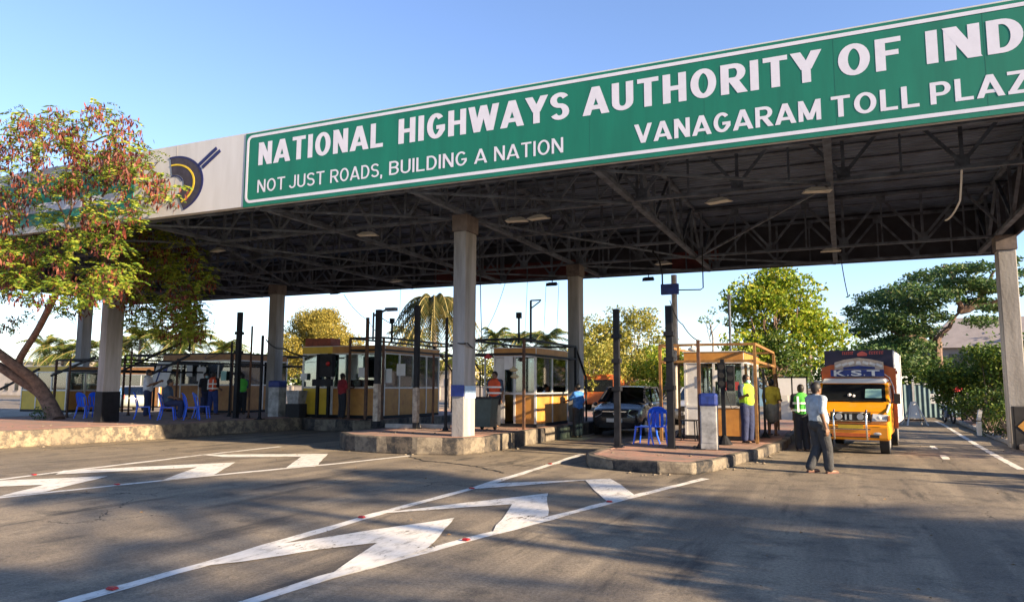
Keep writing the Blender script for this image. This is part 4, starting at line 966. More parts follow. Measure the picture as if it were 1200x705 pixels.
# ------------------------------------------------------------------ cars
def wheel(parent, x, y, r, w):
    t_ = MB().cyl((x,y,r),(1,0,0),r,w,24); o = t_.build('wheel', M_BLACK, parent, smooth=True)
    s = 1 if x > 0 else -1
    MB().cyl((x+s*(w/2+.001),y,r),(1,0,0),r*.62,.02,20).build('rim', M_CARSV, o, smooth=True)
    return o
def car(label, loc, rz, paint, L_=4.2, W_=1.7, H_=1.55, kind='mpv', rear=False, plate=True, group=None):
    """front looks along -y; origin at the ground under the centre"""
    t = thing('parked_car' if 0 else 'car', label, 'car', loc, rz, group)
    w = W_/2
    # stations along y: (y, z_low, z_shoulder, half width)
    st = [(-L_/2,.38,.70,.74*w),(-L_/2+.06,.24,.84,.86*w),(-L_/2+.25,.20,.93,.95*w),(-L_/2+.6,.20,1.00,.99*w),(-L_/2+1.15,.19,1.07*H_/1.55,w),(-.2,.19,1.08*H_/1.55,w),(.8,.19,1.10*H_/1.55,w),(L_/2-.5,.2,1.11*H_/1.55,.99*w),(L_/2-.15,.24,1.08*H_/1.55,.95*w),(L_/2,.34,.9,.86*w)]
    vs = []; fs = []; n = 10
    for (y,zl,zs,hw) in st:
        ring = [(-hw*.86,zl),(-hw*.97,zl+.10),(-hw,zl+(zs-zl)*.45),(-hw*.985,zs-.14),(-hw*.90,zs-.02),(hw*.90,zs-.02),(hw*.985,zs-.14),(hw,zl+(zs-zl)*.45),(hw*.97,zl+.10),(hw*.86,zl)]
        vs += [(x,y,z) for x,z in ring]
    for i in range(len(st)-1):
        for k in range(n): fs.append((i*n+k,i*n+(k+1)%n,(i+1)*n+(k+1)%n,(i+1)*n+k))
    fs.append(tuple(range(n))[::-1]); fs.append(tuple((len(st)-1)*n+k for k in range(n)))
    b = MB().add(vs,fs); body = b.build('body', paint, t, smooth=True)
    sb = body.modifiers.new('sub','SUBSURF'); sb.levels = 1; sb.render_levels = 2
    zb = 1.02*H_/1.55; zr = H_
    yf0, yf1, yr1, yr0 = -L_/2+.95, -L_/2+1.75, L_/2-.45, L_/2-.12
    # greenhouse glass
    wl, wu = w*.90, w*.74
    g_ = [(-wl,yf0,zb),(wl,yf0,zb),(wl,yr0,zb),(-wl,yr0,zb),(-wu,yf1,zr-.05),(wu,yf1,zr-.05),(wu,yr1,zr-.05),(-wu,yr1,zr-.05)]
    def lerp(a,c,f): return tuple(a[i]+(c[i]-a[i])*f for i in range(3))
    def quad(a,b_,c,d,nm,mm,th=.0):
        return MB().add([a,b_,c,d],[(0,1,2,3)]).build(nm,mm,t)
    quad(g_[0],g_[1],g_[5],g_[4],'windscreen',M_CARGL); quad(g_[2],g_[3],g_[7],g_[6],'rear_window',M_CARGL)
    for a,b_,c,d in ((1,2,6,5),(3,0,4,7)):
        for f0,f1 in ((.06,.40),(.43,.72),(.75,.96)):
            A,B = g_[a],g_[b_]; D,C_ = g_[d],g_[c]
            if a == 3: pass
            quad(lerp(A,B,f0),lerp(A,B,f1),lerp(D,C_,f1),lerp(D,C_,f0),'side_window',M_CARGL)
    # roof and pillars
    r = MB(); nx=6; ny=5; vv=[]; ff=[]
    for j in range(ny+1):
        for i in range(nx+1):
            u=i/nx*2-1; v=j/ny*2-1; vv.append((u*wu*1.03,(yf1+yr1)/2+v*(yr1-yf1)/2*1.02, zr-.06+.06*(1-u**4)*(1-.5*v**4)))
    for j in range(ny):
        for i in range(nx): a=j*(nx+1)+i; ff.append((a,a+1,a+nx+2,a+nx+1))
    r.add(vv,ff)
    for sx in (-1,1):
        r.bar((sx*wl,yf0,zb),(sx*wu,yf1,zr-.04),.06,.05); r.bar((sx*wl,yr0,zb),(sx*wu,yr1,zr-.04),.10,.07)
        for f in (.415,.735):
            A = lerp((sx*wl,yf0,zb),(sx*wl,yr0,zb),f); B = lerp((sx*wu,yf1,zr-.05),(sx*wu,yr1,zr-.05),f); r.bar(A,B,.06,.03)
        r.bar((sx*wu,yf1,zr-.05),(sx*wu,yr1,zr-.05),.06,.05)
    r.build('roof', paint, t, smooth=True)
    for sx in (-1,1):
        for y in (-L_/2+.78,L_/2-.75): wheel(t, sx*(w-.10), y, .30, .20)
        MB().add([(sx*w*.95,-L_/2+.22,.70),(sx*w*.92,-L_/2+.42,.86),(sx*w*.55,-L_/2+.12,.84),(sx*w*.50,-L_/2+.0,.70),(sx*w*.72,-L_/2-.02,.60)],[(0,1,2,3,4)] if sx>0 else [(4,3,2,1,0)]).add([(sx*w*.97,-L_/2+.30,.70),(sx*w*.94,-L_/2+.50,.87),(sx*w*.55,-L_/2+.2,.86),(sx*w*.50,-L_/2+.1,.70)],[(0,1,2,3)]).build('headlight', M_LENS, t)
        MB().box((sx*w*.86-.08,L_/2-.07,.75),(sx*w*.86+.06,L_/2-.0,1.0)).build('tail_light', M_RED, t)
        MB().sphere((sx*(w+.09),-L_/2+1.15,1.0),.09,10,6,(.9,.5,.75)).build('mirror', paint, t, smooth=True)
    MB().box((-w*.48,-L_/2-.012,.60),(w*.48,-L_/2+.03,.80)).build('grille', M_BLACK, t)
    for z in (.63,.70,.77): pass
    MB().box((-w*.46,-L_/2-.022,.775),(w*.46,-L_/2-.013,.80)).sphere((0,-L_/2-.02,.71),.045,12,6,(1,.3,1)).build('grille_trim', M_CHROME, t)
    MB().box((-w*.6,-L_/2+.0,.26),(w*.6,-L_/2+.05,.40)).build('lower_grille', M_BLACK, t)
    MB().box((-.26,-L_/2-.03,.45),(.26,-L_/2-.012,.57)).build('number_plate', M_PAPER, t)
    MB().box((-.26,L_/2+.0,.6),(.26,L_/2+.02,.72)).build('number_plate', M_PAPER, t)
    for sx in (-1,1):
        MB().box((sx*w*.995-.01,-.5,.52),(sx*w*.995+.012,1.1,.58)).build('side_moulding', M_BLACK, t)
        for y in (.05,.95): MB().box((sx*w*1.0-.01,y,.88),(sx*w*1.0+.02,y+.16,.91)).build('door_handle', M_BLACK, t)
    return t
car('dark family car with silver roof stopped at the booth beside the blue chair', (-6.95,23.6+2.1,0), R(2), M_CARDK, 4.2, 1.72, 1.62)
car('silver car queueing behind the dark family car', (-5.9,33.5,0), 0, M_CARSV, 4.2, 1.7, 1.6)
car('grey green hatchback behind the grey column on the left', (X(152,33),33,0), R(-115), M_CARGR, 3.6, 1.6, 1.5)
car('white car with red tail lights left of the grey column', (X(92,33),33.5,0), R(205), M_CARWH, 3.6, 1.6, 1.5)
car('white hatchback seen through the windows of the long orange booth', (X(412,38),38,0), R(70), M_CARWH, 3.8, 1.6, 1.5)

# ------------------------------------------------------------------ truck
tr = thing('delivery_truck', 'orange decorated delivery truck with a navy box body and bull bar', 'truck', (.10,20.05,0), R(-6.5))
def tb(name, m, mb, **k): return mb.build(name, m, tr, **k)
W = .84
b = MB()
prof = [(.00,.42),(-.02,.60),(.02,.92),(.30,1.10),(.62,1.22),(.98,1.72),(1.75,1.76),(1.8,.45)]
vs = []; 
for sx in (-1,1): vs += [(sx*W*(.97 if z>1.3 else 1),y,z) for y,z in prof]
n = len(prof); fs = [tuple(range(n)), tuple(range(n,2*n))[::-1]] + [(i,n+i,n+(i+1)%n,(i+1)%n) for i in range(n)]
cab = tb('cab', M_TRUCK, MB().add(vs,fs), bevel=.05)
tb('roof_cap', M_PAPER, MB().add([(-W*.9,.90,1.70),(W*.9,.90,1.70),(W*.92,1.7,1.78),(-W*.92,1.7,1.78),(-W*.84,.98,1.82),(W*.84,.98,1.82),(W*.84,1.7,1.84),(-W*.84,1.7,1.84)],[(0,3,2,1),(4,5,6,7),(0,1,5,4),(1,2,6,5),(2,3,7,6),(3,0,4,7)]), bevel=.02)
wsa = MB().add([(-W*.90,.615,1.245),(W*.90,.615,1.245),(W*.86,.925,1.68),(-W*.86,.925,1.68)],[(0,1,2,3)])
M_TGL = mat('dark windscreen', (.012,.014,.016), .08, .1)
ws = tb('windscreen', M_TGL, wsa)
MB().add([(.28,.66,1.34),(.66,.66,1.34),(.65,.80,1.56),(.29,.80,1.56)],[(0,1,2,3)]).build('windscreen_notice', M_TEAL, ws)
MB().sphere((-.08,.74,1.40),.05,8,6).sphere((.02,.72,1.38),.04,8,6).build('dashboard_ornament', M_PAPER, ws)
MB().bar((-W*.85,.60,1.26),(-.1,.62,1.30),.015).bar((.05,.60,1.26),(W*.75,.62,1.30),.015).build('wiper', M_BLACK, ws)
for sx in (-1,1):
    tb('side_window', M_TGL, MB().add([(sx*(W+.004),.75,1.2),(sx*(W+.004),1.6,1.2),(sx*(W*.975+.004),1.6,1.66),(sx*(W*.975+.004),1.02,1.66)],[(0,1,2,3)]))
    tb('headlight', M_LENS, MB().add([(sx*.46,-.045,.78),(sx*.80,-.03,.80),(sx*.83,.05,.95),(sx*.48,-.01,.97),(sx*.46,.1,.78),(sx*.80,.1,.80),(sx*.83,.15,.95),(sx*.48,.12,.97)],[(0,1,2,3),(3,2,6,7),(1,5,6,2),(0,4,5,1),(0,3,7,4)]), bevel=.02)
    tb('fog_light', M_LENS, MB().sphere((sx*.58,-.075,.50),.06,12,6,(1.6,.3,.6)), smooth=True)
    tb('mirror', M_BLACK, MB().bar((sx*W,.75,1.2),(sx*(W+.16),.68,1.3),.02).box((sx*(W+.16)-.07,.62,1.2),(sx*(W+.16)+.07,.68,1.45)))
    tb('bonnet_trim', M_PAPER, MB().bar((sx*(W*.95),.02,.99),(sx*(W*1.0),.55,1.2),.03))
tb('grille', M_BLACK, MB().box((-.45,-.04,.76),(.45,.0,1.0)))
tb('grille_bar', M_CHROME, MB().box((-.02,-.055,.78),(.04,-.042,.95)).box((-.12,-.055,.78),(-.08,-.042,.95)))
tb('bumper', M_TRUCK, MB().box((-W-.02,-.08,.34),(W+.02,.12,.70)), bevel=.06)
tb('number_plate', mat('yellow plate', (.6,.42,.03), .5, .1), MB().box((-.28,-.1,.6),(.28,-.085,.70)))
tb('bumper_slot', M_TRUCKR, MB().box((-.42,-.09,.42),(.42,-.082,.5)))
bb = MB()
for sx in (-1,1):
    bb.tube([(sx*.36,-.12,.36),(sx*.36,-.19,.55),(sx*.36,-.19,.95),(sx*.36,-.10,1.05)],.024,10)
for z in (.60,.80,1.0): bb.tube([(-.44,-.16,z),(.44,-.16,z)],.018,8)
tb('bull_bar', M_CHROME, bb, smooth=True)
for sx in (-1,1): tb('spot_lamp', M_LENS, MB().cyl((sx*.24,-.2,.90),(0,1,0),.075,.07,18), smooth=True)
for i,(sx,y) in enumerate(((-1,.5),(1,.5),(-1,3.6),(1,3.6))):
    wheel(tr, sx*(W-.14), y, .33, .2)
for sx in (-1,1):
    tb('door_seam', M_BLACK, MB().bar((sx*(W+.002),.92,.62),(sx*(W+.002),.92,1.2),.012).bar((sx*(W+.002),1.62,.55),(sx*(W+.002),1.62,1.66),.012))
    tb('door_handle', M_BLACK, MB().box((sx*(W+.004)-.01,1.42,1.02),(sx*(W+.004)+.015,1.54,1.06)))
    tb('turn_signal', mat('amber lens',(.7,.25,.02),.2,.1), MB().box((sx*.84-.02,-.02,.80),(sx*.84+.02,.06,.93)))
    tb('headlight_bulb', M_PAPER, MB().sphere((sx*.63,-.045,.875),.045,12,8,(1.3,.4,1)))
tb('bonnet_seam', M_BLACK, MB().bar((-W*.94,.02,1.005),(W*.94,.02,1.005),.01).bar((-W*.96,-.085,.72),(W*.96,-.085,.72),.014))
tb('air_intake', M_BLACK, MB().box((-.62,-.088,.40),(.62,-.083,.47)))
tb('mudflap', M_BLACK, MB().box((-W+.02,.95,.1),(-W+.3,.97,.45)).box((W-.3,.95,.1),(W-.02,.97,.45)))
tb('chassis', M_BLACK, MB().box((-.6,.2,.34),(.6,5.1,.5)))
tb('box_body', M_TRUCKN, MB().box((-W+.02,2.12,.62),(W+.02,5.3,2.60)))
tb('box_side', M_PAPER, MB().box((W+.023,2.14,.66),(W+.04,5.28,2.56)))
fb = MB().add([(-W-.03,1.86,.55),(W+.08,1.86,.55),(W+.08,1.86,2.10),(W-.25,1.86,2.20),(-W+.2,1.86,2.20),(-W-.03,1.86,2.12),(-W-.03,2.08,.55),(W+.08,2.08,.55),(W+.08,2.08,2.10),(W-.25,2.08,2.20),(-W+.2,2.08,2.20),(-W-.03,2.08,2.12)],
   [(0,1,2,3,4,5),(11,10,9,8,7,6),(0,6,7,1),(1,7,8,2),(2,8,9,3),(3,9,10,4),(4,10,11,5),(5,11,6,0)])
tb('front_board', M_TRUCKR, fb)
vis = MB().plate([(-.52,1.86),(.66,1.86),(.66,2.26),(.40,2.33),(.07,2.38),(-.28,2.33),(-.52,2.26)],1.70,1.74)
vb = tb('visor_board', mat('visor cream', (.55,.45,.36), .6, .2), vis)
mo = MB()
for sx in (-1,1):
    for k in range(3):
        y0 = 1.69; a = .07+sx*(.12+.16*k); mo.add([(a,y0,2.30-.03*k),(a+sx*.14,y0,2.25-.04*k),(a+sx*.10,y0,2.18-.03*k),(a-sx*.03,y0,2.24-.03*k)],[(0,1,2,3)])
mo.add([(.0,1.69,2.2),(.14,1.69,2.2),(.11,1.69,2.29),(.03,1.69,2.29)],[(0,1,2,3)])
mo.build('painted_motif', M_PAPER, vb)
MB().plate([(-.30,2.08),(.46,2.08),(.46,2.13),(.08,2.17),(-.30,2.13)],1.68,1.69).build('painted_motif', M_DKBLUE, vb)
nb = tb('name_board', M_DKBLUE, MB().box((-.60,1.50,1.885),(.68,1.56,2.06)))
for s_,x0,x1 in (('K',-.52,-.24),('S',-.10,.16),('T',.28,.58)):
    text_mesh(s_, M_PAPER, 'lettering', nb, x0, x1, 1.895, 2.05, 1.497, .03, .004)
MB().box((-.19,1.49,1.9),(-.16,1.499,1.93)).box((.205,1.49,1.9),(.235,1.499,1.93)).build('lettering', M_PAPER, nb)
# header lettering on the box: a pair of short red words with an emblem between
hb_ = [o for o in tr.children if o.name.startswith('box_body')][0]
M_SAL = mat('salmon lettering', (.62,.12,.10), .6, .1)
for x0,x1 in ((-.36,-.08),(.30,.66)):
    b = MB(); n = 6
    for k in range(n):
        xa = x0+(x1-x0)*k/n; b.box((xa,2.108,2.48),(xa+(x1-x0)/n*.3,2.118,2.555)); b.box((xa,2.108,2.54),(xa+(x1-x0)/n*.8,2.118,2.56)); b.box((xa+.02,2.108,2.49),(xa+(x1-x0)/n*.7,2.118,2.505))
    b.build('lettering', M_SAL, hb_)
b = MB(); b.plate([(.02,2.44),(.24,2.44),(.26,2.50),(.20,2.54),(.13,2.57),(.06,2.54),(.0,2.50)],2.105,2.118); b.build('emblem', M_SAL, hb_)
# curved white stripe on the board side
b = MB(); pts=[(.62,1.84,1.98),(.78,1.84,1.85),(.86,1.84,1.6),(.90,1.84,1.2)]; b.tube([Vector(p) for p in pts],.014,6); tb('white_stripe', M_PAPER, b)
tb('side_light', M_RED, MB().box((W+.085,1.9,1.95),(W+.13,1.98,2.03)).box((-W-.06,1.9,1.95),(-W-.031,1.98,2.03)))

# ------------------------------------------------------------------ foliage
rng = np.random.default_rng(11)
def leaf_cards(cent, size, aspect=2.0, flat=0.0, droop=None):
    n = len(cent); d = rng.normal(size=(n,3)); d[:,2] *= (1-flat)
    if droop is not None: d = d*.35 + np.array([0,0,-1])*droop
    d /= np.linalg.norm(d,axis=1)[:,None]+1e-9
    r = rng.normal(size=(n,3)); r[:,2] *= (1-flat); 
    s = np.cross(d,r); s /= np.linalg.norm(s,axis=1)[:,None]+1e-9
    L = (size*(.6+.8*rng.random(n)))[:,None]; Wd = L/aspect
    a = cent-d*L*.5; c = cent+d*L*.5; m1 = cent+s*Wd*.5+d*L*.05; m2 = cent-s*Wd*.5+d*L*.05
    V = np.stack([a,m1,c,m2],1).reshape(-1,3); F = np.arange(n*4).reshape(n,4)
    return V, F
def clump_points(clumps, dens, shell=.55):
    out = []
    for (c, r, sq) in clumps:
        n = int(dens*r*r); u = rng.normal(size=(n,3)); u /= np.linalg.norm(u,axis=1)[:,None]
        rad = r*(shell+(1-shell)*rng.random(n)**.7); 
        # lumpy surface
        ph = rng.random(3)*6; lump = 1+.22*np.sin(u[:,0]*5+ph[0])*np.sin(u[:,1]*5+ph[1])+.18*np.sin(u[:,2]*7+ph[2])
        out.append(np.array(c)+u*(rad*lump)[:,None]*np.array(sq))
    return np.concatenate(out)
def limb(mb, a, c, r0, r1, wob=.12, n=6, seg=8):
    a = Vector(a); c = Vector(c); L = (c-a).length; pts = []; rr = []
    for i in range(n+1):
        f = i/n; p = a.lerp(c,f)
        if 0 < i < n: p += Vector((rnd.uniform(-1,1),rnd.uniform(-1,1),rnd.uniform(-1,1)))*L*wob*.35
        pts.append(p); rr.append(r0+(r1-r0)*f)
    mb.tube(pts, rr, seg); return pts
def tree(name, label, base, H_, spread, mat_leaf, dens=260, leaf=.16, trunk_r=.22, trunk_h=.35, nclump=22, flat=.75, group=None, bark=None, aspect=2.0, squash=.75, seed=None, low=.0, gap=.0):
    rr = random.Random(seed if seed is not None else rnd.random())
    t = thing(name, label, 'tree', base, 0, group)
    mb = MB(); top = Vector((rr.uniform(-.3,.3),rr.uniform(-.3,.3),H_*trunk_h)); limb(mb,(0,0,-.1),top,trunk_r,trunk_r*.7,.08)
    cl = []
    for i in range(nclump):
        a = rr.uniform(0,2*math.pi); q = math.sqrt(rr.random())*.9; z = H_*(trunk_h+low + (1-trunk_h-low)*rr.uniform(.12,.92)); zf = (z/H_-trunk_h)/(1-trunk_h)
        prof = math.sin(min(1,max(.05,zf*.85+.2))*math.pi)**.6
        c = Vector((math.cos(a)*spread*q*prof, math.sin(a)*spread*q*prof, z)); r = spread*rr.uniform(.20,.34)
        cl.append((tuple(c), r, (1,1,flat)))
        if i % 2 == 0 or gap: 
            mid = top.lerp(c,.5)+Vector((0,0,-.05*H_)); limb(mb, top - Vector((0,0,rr.uniform(0,.25)*H_*trunk_h)), mid, trunk_r*.45, trunk_r*.25); limb(mb, mid, c, trunk_r*.25, trunk_r*.06)
    mb.build('trunk', bark or M_BARKG, t, smooth=True)
    P = clump_points(cl, dens); V, F = leaf_cards(P, leaf, aspect); npmesh('crown', V, F, mat_leaf, t)
    return t
LM_GREEN = leafmat('leaf mid green', [(.03,.075,.012),(.06,.12,.018),(.10,.16,.022),(.16,.17,.03)])
LM_BRIGHT = leafmat('leaf bright yellow green', [(.07,.14,.012),(.17,.26,.018),(.30,.36,.022),(.34,.30,.03)])
LM_DARK = leafmat('leaf dark green', [(.018,.045,.016),(.03,.07,.02),(.05,.10,.028),(.08,.12,.03)])
LM_YEL = leafmat('leaf golden yellow', [(.12,.13,.03),(.26,.22,.04),(.38,.30,.055),(.24,.18,.04)], .4)
LM_PALM = leafmat('palm leaf', [(.05,.09,.015),(.10,.15,.02),(.20,.20,.03),(.22,.15,.05)])
LM_FEATH = leafmat('feather leaf yellow green', [(.06,.13,.02),(.14,.23,.022),(.27,.33,.03),(.30,.27,.035)], .35)
LM_POD = leafmat('brown red pods', [(.05,.010,.011),(.11,.022,.018),(.21,.055,.03),(.10,.028,.02)], .12)
LM_OLIVE = leafmat('leaf olive', [(.11,.13,.022),(.20,.21,.032),(.30,.27,.045),(.34,.28,.06)], .35)

# --- leaning tree on the left platform
def near_tree():
    base = Vector(G(62,491,HC)); t = thing('leaning_tree', 'leaning tree with red brown pods and feathery leaves over the left platform', 'tree', base)
    mb = MB()
    def W3(px,py,y): return Vector(at(px,py,y)) - base
    y0 = base.y
    def path(pts, rs):
        v = [W3(*p) for p in pts]; out=[]; rad=[]
        for i in range(len(v)-1):       # smooth with Catmull-Rom
            p0=v[max(i-1,0)];p1=v[i];p2=v[i+1];p3=v[min(i+2,len(v)-1)]
            for k in range(5):
                f=k/5; out.append(.5*((2*p1)+(p2-p0)*f+(2*p0-5*p1+4*p2-p3)*f*f+(3*p1-p0-3*p2+p3)*f**3)); rad.append(rs[i]+(rs[i+1]-rs[i])*f)
        out.append(v[-1]); rad.append(rs[-1]); mb.tube(out,rad,10); return out
    path([(66,494,y0),(56,470,y0),(42,448,y0-.3),(20,430,y0-.8),(-20,400,y0-1.6),(-60,370,y0-2.4)],[.30,.235,.19,.165,.14,.11])
    path([(60,488,y0+.1),(48,462,y0),(20,443,y0-.5),(-10,425,y0-1),(-60,410,y0-1.6)],[.2,.17,.15,.14,.11])
    br = path([(30,440,y0-.5),(22,424,y0-.7),(45,385,y0-1.5),(65,345,y0-2.6),(78,315,y0-3.2),(84,285,y0-3.8),(78,262,y0-4.2)],[.14,.12,.105,.095,.08,.06,.045])
    tips = []
    for a,c in (((78,315),(50,300)),((84,285),(120,230)),((78,262),(40,200)),((84,285),(150,200)),((78,262),(95,170)),((65,345),(150,330)),((70,330),(200,310)),((50,300),(0,240)),((40,200),(60,140)),((95,170),(110,125)),((120,230),(185,190)),((40,200),(10,170)),((200,310),(225,370)),((0,240),(-60,200)),((-60,370),(-60,260)),((-60,260),(-20,180)),((95,170),(140,150)),((150,330),(200,385))):
        dy = -4.0 if c[0] < 145 or c[1] < 230 else -1.8
        if c in ((150,330),(200,310),(225,370),(200,385)): dy = 0.0
        ay = 0.0 if a == (200,310) else -4.0 if a[1] < 300 else -2.8
        A = W3(a[0],a[1],y0+ay); Cc = W3(c[0],c[1],y0+dy+rnd.uniform(-.8,.6)); limb(mb,A,Cc,.034,.008,.2,5,6); tips.append((A,Cc))
    mb.build('trunk', M_BARK, t, smooth=True)
    # foliage clusters placed over the crown's volume: feathery leaf sprays and hanging pod bunches
    spots = []
    rr = random.Random(5)
    def inside(px,py):
        # crown outline as seen: big upper mass and a lower right mass
        a = ((px-72)/140)**2 + ((py-238)/118)**2 < 1 and py > 112 + max(0,(px-120))*1.0 + max(0,40-px)*.5
        b = 105 < px < 240 and 262 < py < 395 and (px-105)*.18+262 < py and (py < 300 + (px-100)*.75 + 40)
        c = px < 105 and 300 < py < 385 and py < 395 - px*.2 and rr.random() < .4
        return a, b or c
    k = 0
    while k < 490:
        px = rr.uniform(-90,245); py = rr.uniform(95,400); a,b = inside(px,py)
        if not (a or b): continue
        if rr.random() < .30 * 0 + (.95 if math.sin(px*.072+py*.03+1)*math.cos(py*.062-px*.03) > .42 else 0) + .05: continue
        y = (y0-4.3+rr.uniform(-1.6,1.3)) if a and not (px > 150 and py > 255) else (y0-.2+rr.uniform(-1.2,1.6)); spots.append((W3(px,py,y), a, px, py)); k += 1
    k = 0
    while k < 150:
        px = rr.uniform(110,245); py = rr.uniform(265,400)
        if not ((px-105)*.30+262 < py < 300+(px-100)*.75+25) or px+py*.2 > 318: continue
        spots.append((W3(px,py,y0-.2+rr.uniform(-1.2,1.6)), False, px, py)); k += 1
    Vl=[]; Vp=[]
    def quads(lst, c, d, L, Wd):
        r = Vector((rr.gauss(0,1),rr.gauss(0,1),rr.gauss(0,1))); s = d.cross(r).normalized()*Wd/2; a = c-d*L/2; e = c+d*L/2
        lst += [a, c+s, e, c-s]
    for (c, up, px, py) in spots:
        # sprays: several pinnate leaves each with small leaflets
        for j in range(rr.randint(3,5) if up and py < 235 else rr.randint(4,7)):
            ang = rr.uniform(0,2*math.pi); d = Vector((math.cos(ang),math.sin(ang),rr.uniform(-.6,.35))).normalized(); L = rr.uniform(.22,.42)
            st = c+Vector((rr.uniform(-.2,.2),rr.uniform(-.2,.2),rr.uniform(-.2,.2))); sd_ = d.cross(Vector((0,0,1))).normalized()
            for q in range(9):
                f = q/8; p = st+d*L*f+Vector((0,0,-.12*f*f))
                for sg_ in (-1,1):
                    ld_ = (sd_*sg_+d*.35+Vector((0,0,rr.uniform(-.3,.1)))).normalized(); quads(Vl, p+ld_*.04, ld_, .10, .036)
        if rr.random() < ((.66 if py < 235 else .38) if up else .35):
            for j in range(rr.randint(18,38)):
                p = c+Vector((rr.gauss(0,.13),rr.gauss(0,.13),rr.uniform(-.32,.10))); d = Vector((rr.gauss(0,.28),rr.gauss(0,.28),-1)).normalized(); quads(Vp, p, d, rr.uniform(.12,.20), .05)
    for nm,lst,mm in (('leaves',Vl,LM_FEATH),('seed_pods',Vp,LM_POD)):
        V = np.array([tuple(v) for v in lst]); F = np.arange(len(V)).reshape(-1,4); npmesh(nm,V,F,mm,t)
    # small bush at the foot
    cp = clump_points([((.0,-.1,.15),.33,(1.2,1,.8))],3000); V,F = leaf_cards(cp,.07,2.2); 
    o = npmesh('ground_bush',V,F,LM_DARK); o.location = base+Vector((-.15,-.2,0)); tag(o,'small dark green shrub at the foot of the leaning tree','shrub')
near_tree()

# --- trees beyond the plaza
def T(px, y, pyt, **k):  # base on the ground below px, height from the photo
    x = X(px,y); return (x,y,0), at(px,pyt,y)[2]
def mk(name,label,px,y,pyt,wpx,matl,**k):
    base,H_ = T(px,y,pyt); sp = wpx/2/FPX*math.hypot(base[0],base[1]); return tree(name,label,base,H_,sp,matl,**k)
mk('yellow_tree','round golden yellow tree above the booth with the red box',374,62,362,102,LM_YEL,dens=330,leaf=.20,trunk_h=.22,nclump=95,seed=3,trunk_r=.3)
mk('green_tree','lush bright green tree standing above the road left of the truck',912,38,312,140,LM_BRIGHT,dens=520,leaf=.20,trunk_h=.28,nclump=44,seed=8,trunk_r=.22,bark=M_BARK,low=0)
mk('green_tree','darker bushy lower tree just right of the booth by the truck lane',905,36,385,105,LM_GREEN,dens=620,leaf=.17,trunk_h=.38,nclump=20,seed=9,trunk_r=.12)
mk('olive_tree','broad olive tree behind the dark car',735,58,363,150,LM_OLIVE,dens=300,leaf=.24,trunk_h=.25,nclump=30,seed=14,trunk_r=.25,gap=1)
mk('olive_tree','smaller yellow green tree left of the pale pole behind the dark car',690,50,400,110,LM_OLIVE,dens=420,leaf=.2,trunk_h=.2,nclump=22,seed=15,trunk_r=.15)
mk('green_tree','bright shrubby tree behind the pale pole and blue chair',775,52,405,110,LM_BRIGHT,dens=420,leaf=.2,trunk_h=.2,nclump=22,seed=16,trunk_r=.15)
# rain tree at the right, flat layered pads on open limbs
def rain_tree():
    y0 = 47; base = Vector((X(1098,y0),y0,0)); t = thing('rain_tree','tall spreading tree with flat layered crown right of the truck','tree',base)
    mb = MB(); W3 = lambda px,py,dy=0: Vector(at(px,py,y0+dy))-base
    limb(mb,(0,0,0),W3(1098,400),.34,.26,.04); forks = [(1098,400,1125,365),(1125,365,1150,345),(1098,400,1070,360),(1125,365,1118,325),(1098,405,1040,385),(1070,360,1040,340),(1118,325,1105,312),(1150,345,1165,318),(1125,365,1180,350)]
    for a,b_,c,d in forks: limb(mb,W3(a,b_),W3(c,d,rnd.uniform(-2,2)),.17,.06,.1)
    mb.build('trunk', M_BARK, t, smooth=True)
    cl = []
    for px,py,r in ((1110,318,1.1),(1150,312,1.1),(1175,308,.8),(1085,325,1.2),(1125,333,1.5),(1160,335,1.2),(1060,338,1.5),(1095,345,1.6),(1035,352,1.6),(1070,360,1.7),(1030,375,1.8),(1055,385,1.8),(1140,352,1.1),(1165,362,1.0),(1040,400,1.7),(1065,405,1.8),(1028,415,1.6),(1075,385,1.4),(1150,378,1.0),(1185,338,.9),(1100,372,.9),(1050,425,1.8),(1080,420,1.4),(1195,320,.7),(1015,390,1.2),(1010,365,.9)):
        for k in range(2):
            cl.append((tuple(W3(px+rnd.uniform(-9,9),py+rnd.uniform(-4,4),rnd.uniform(-3,3))),r*rnd.uniform(.6,.95),(1.15,1.15,.38)))
    P = clump_points(cl,520,.35); V,F = leaf_cards(P,.19,2,.35); npmesh('crown',V,F,leafmat('leaf rain tree',[(.02,.06,.02),(.04,.095,.028),(.08,.14,.035),(.12,.15,.05)]),t)
rain_tree()
# bushes on the right verge
LM_MID = leafmat('leaf verge green', [(.03,.07,.014),(.06,.12,.018),(.10,.16,.022),(.17,.21,.03)])
def bush(label,px,y,pyt,wpx,m,seed,dens=900,leaf=.11,z0=.1,nc=16,name='bush'):
    base = (X(px,y),y,z0); H_ = at(px,pyt,y)[2]-z0; sp = wpx/2/FPX*math.hypot(base[0],base[1])
    rr = random.Random(seed); t = thing(name,label,'bush',base,0,'bushes along the right verge' if px>1050 else None)
    cl = []; mb = MB()
    for i in range(nc):
        a = rr.uniform(0,6.28); q = math.sqrt(rr.random()); z = H_*rr.uniform(.12,.85); c = (math.cos(a)*sp*q*.8,math.sin(a)*sp*q*.8,z); cl.append((c,sp*rr.uniform(.22,.4),(1,1,.8))); limb(mb,(c[0]*.2,c[1]*.2,0),c,.03,.01,.1,4,5)
    mb.build('stems',M_BARKG,t); V,F = leaf_cards(clump_points(cl,dens,.4),leaf,1.8); npmesh('foliage',V,F,m,t)
bush('large sunlit bush beside the right kerb below the spreading tree',1152,36,398,112,LM_MID,1,900,.15,nc=34)
bush('dark green bush low beside the right kerb',1156,31,448,62,LM_GREEN,2,900,.11,nc=20)
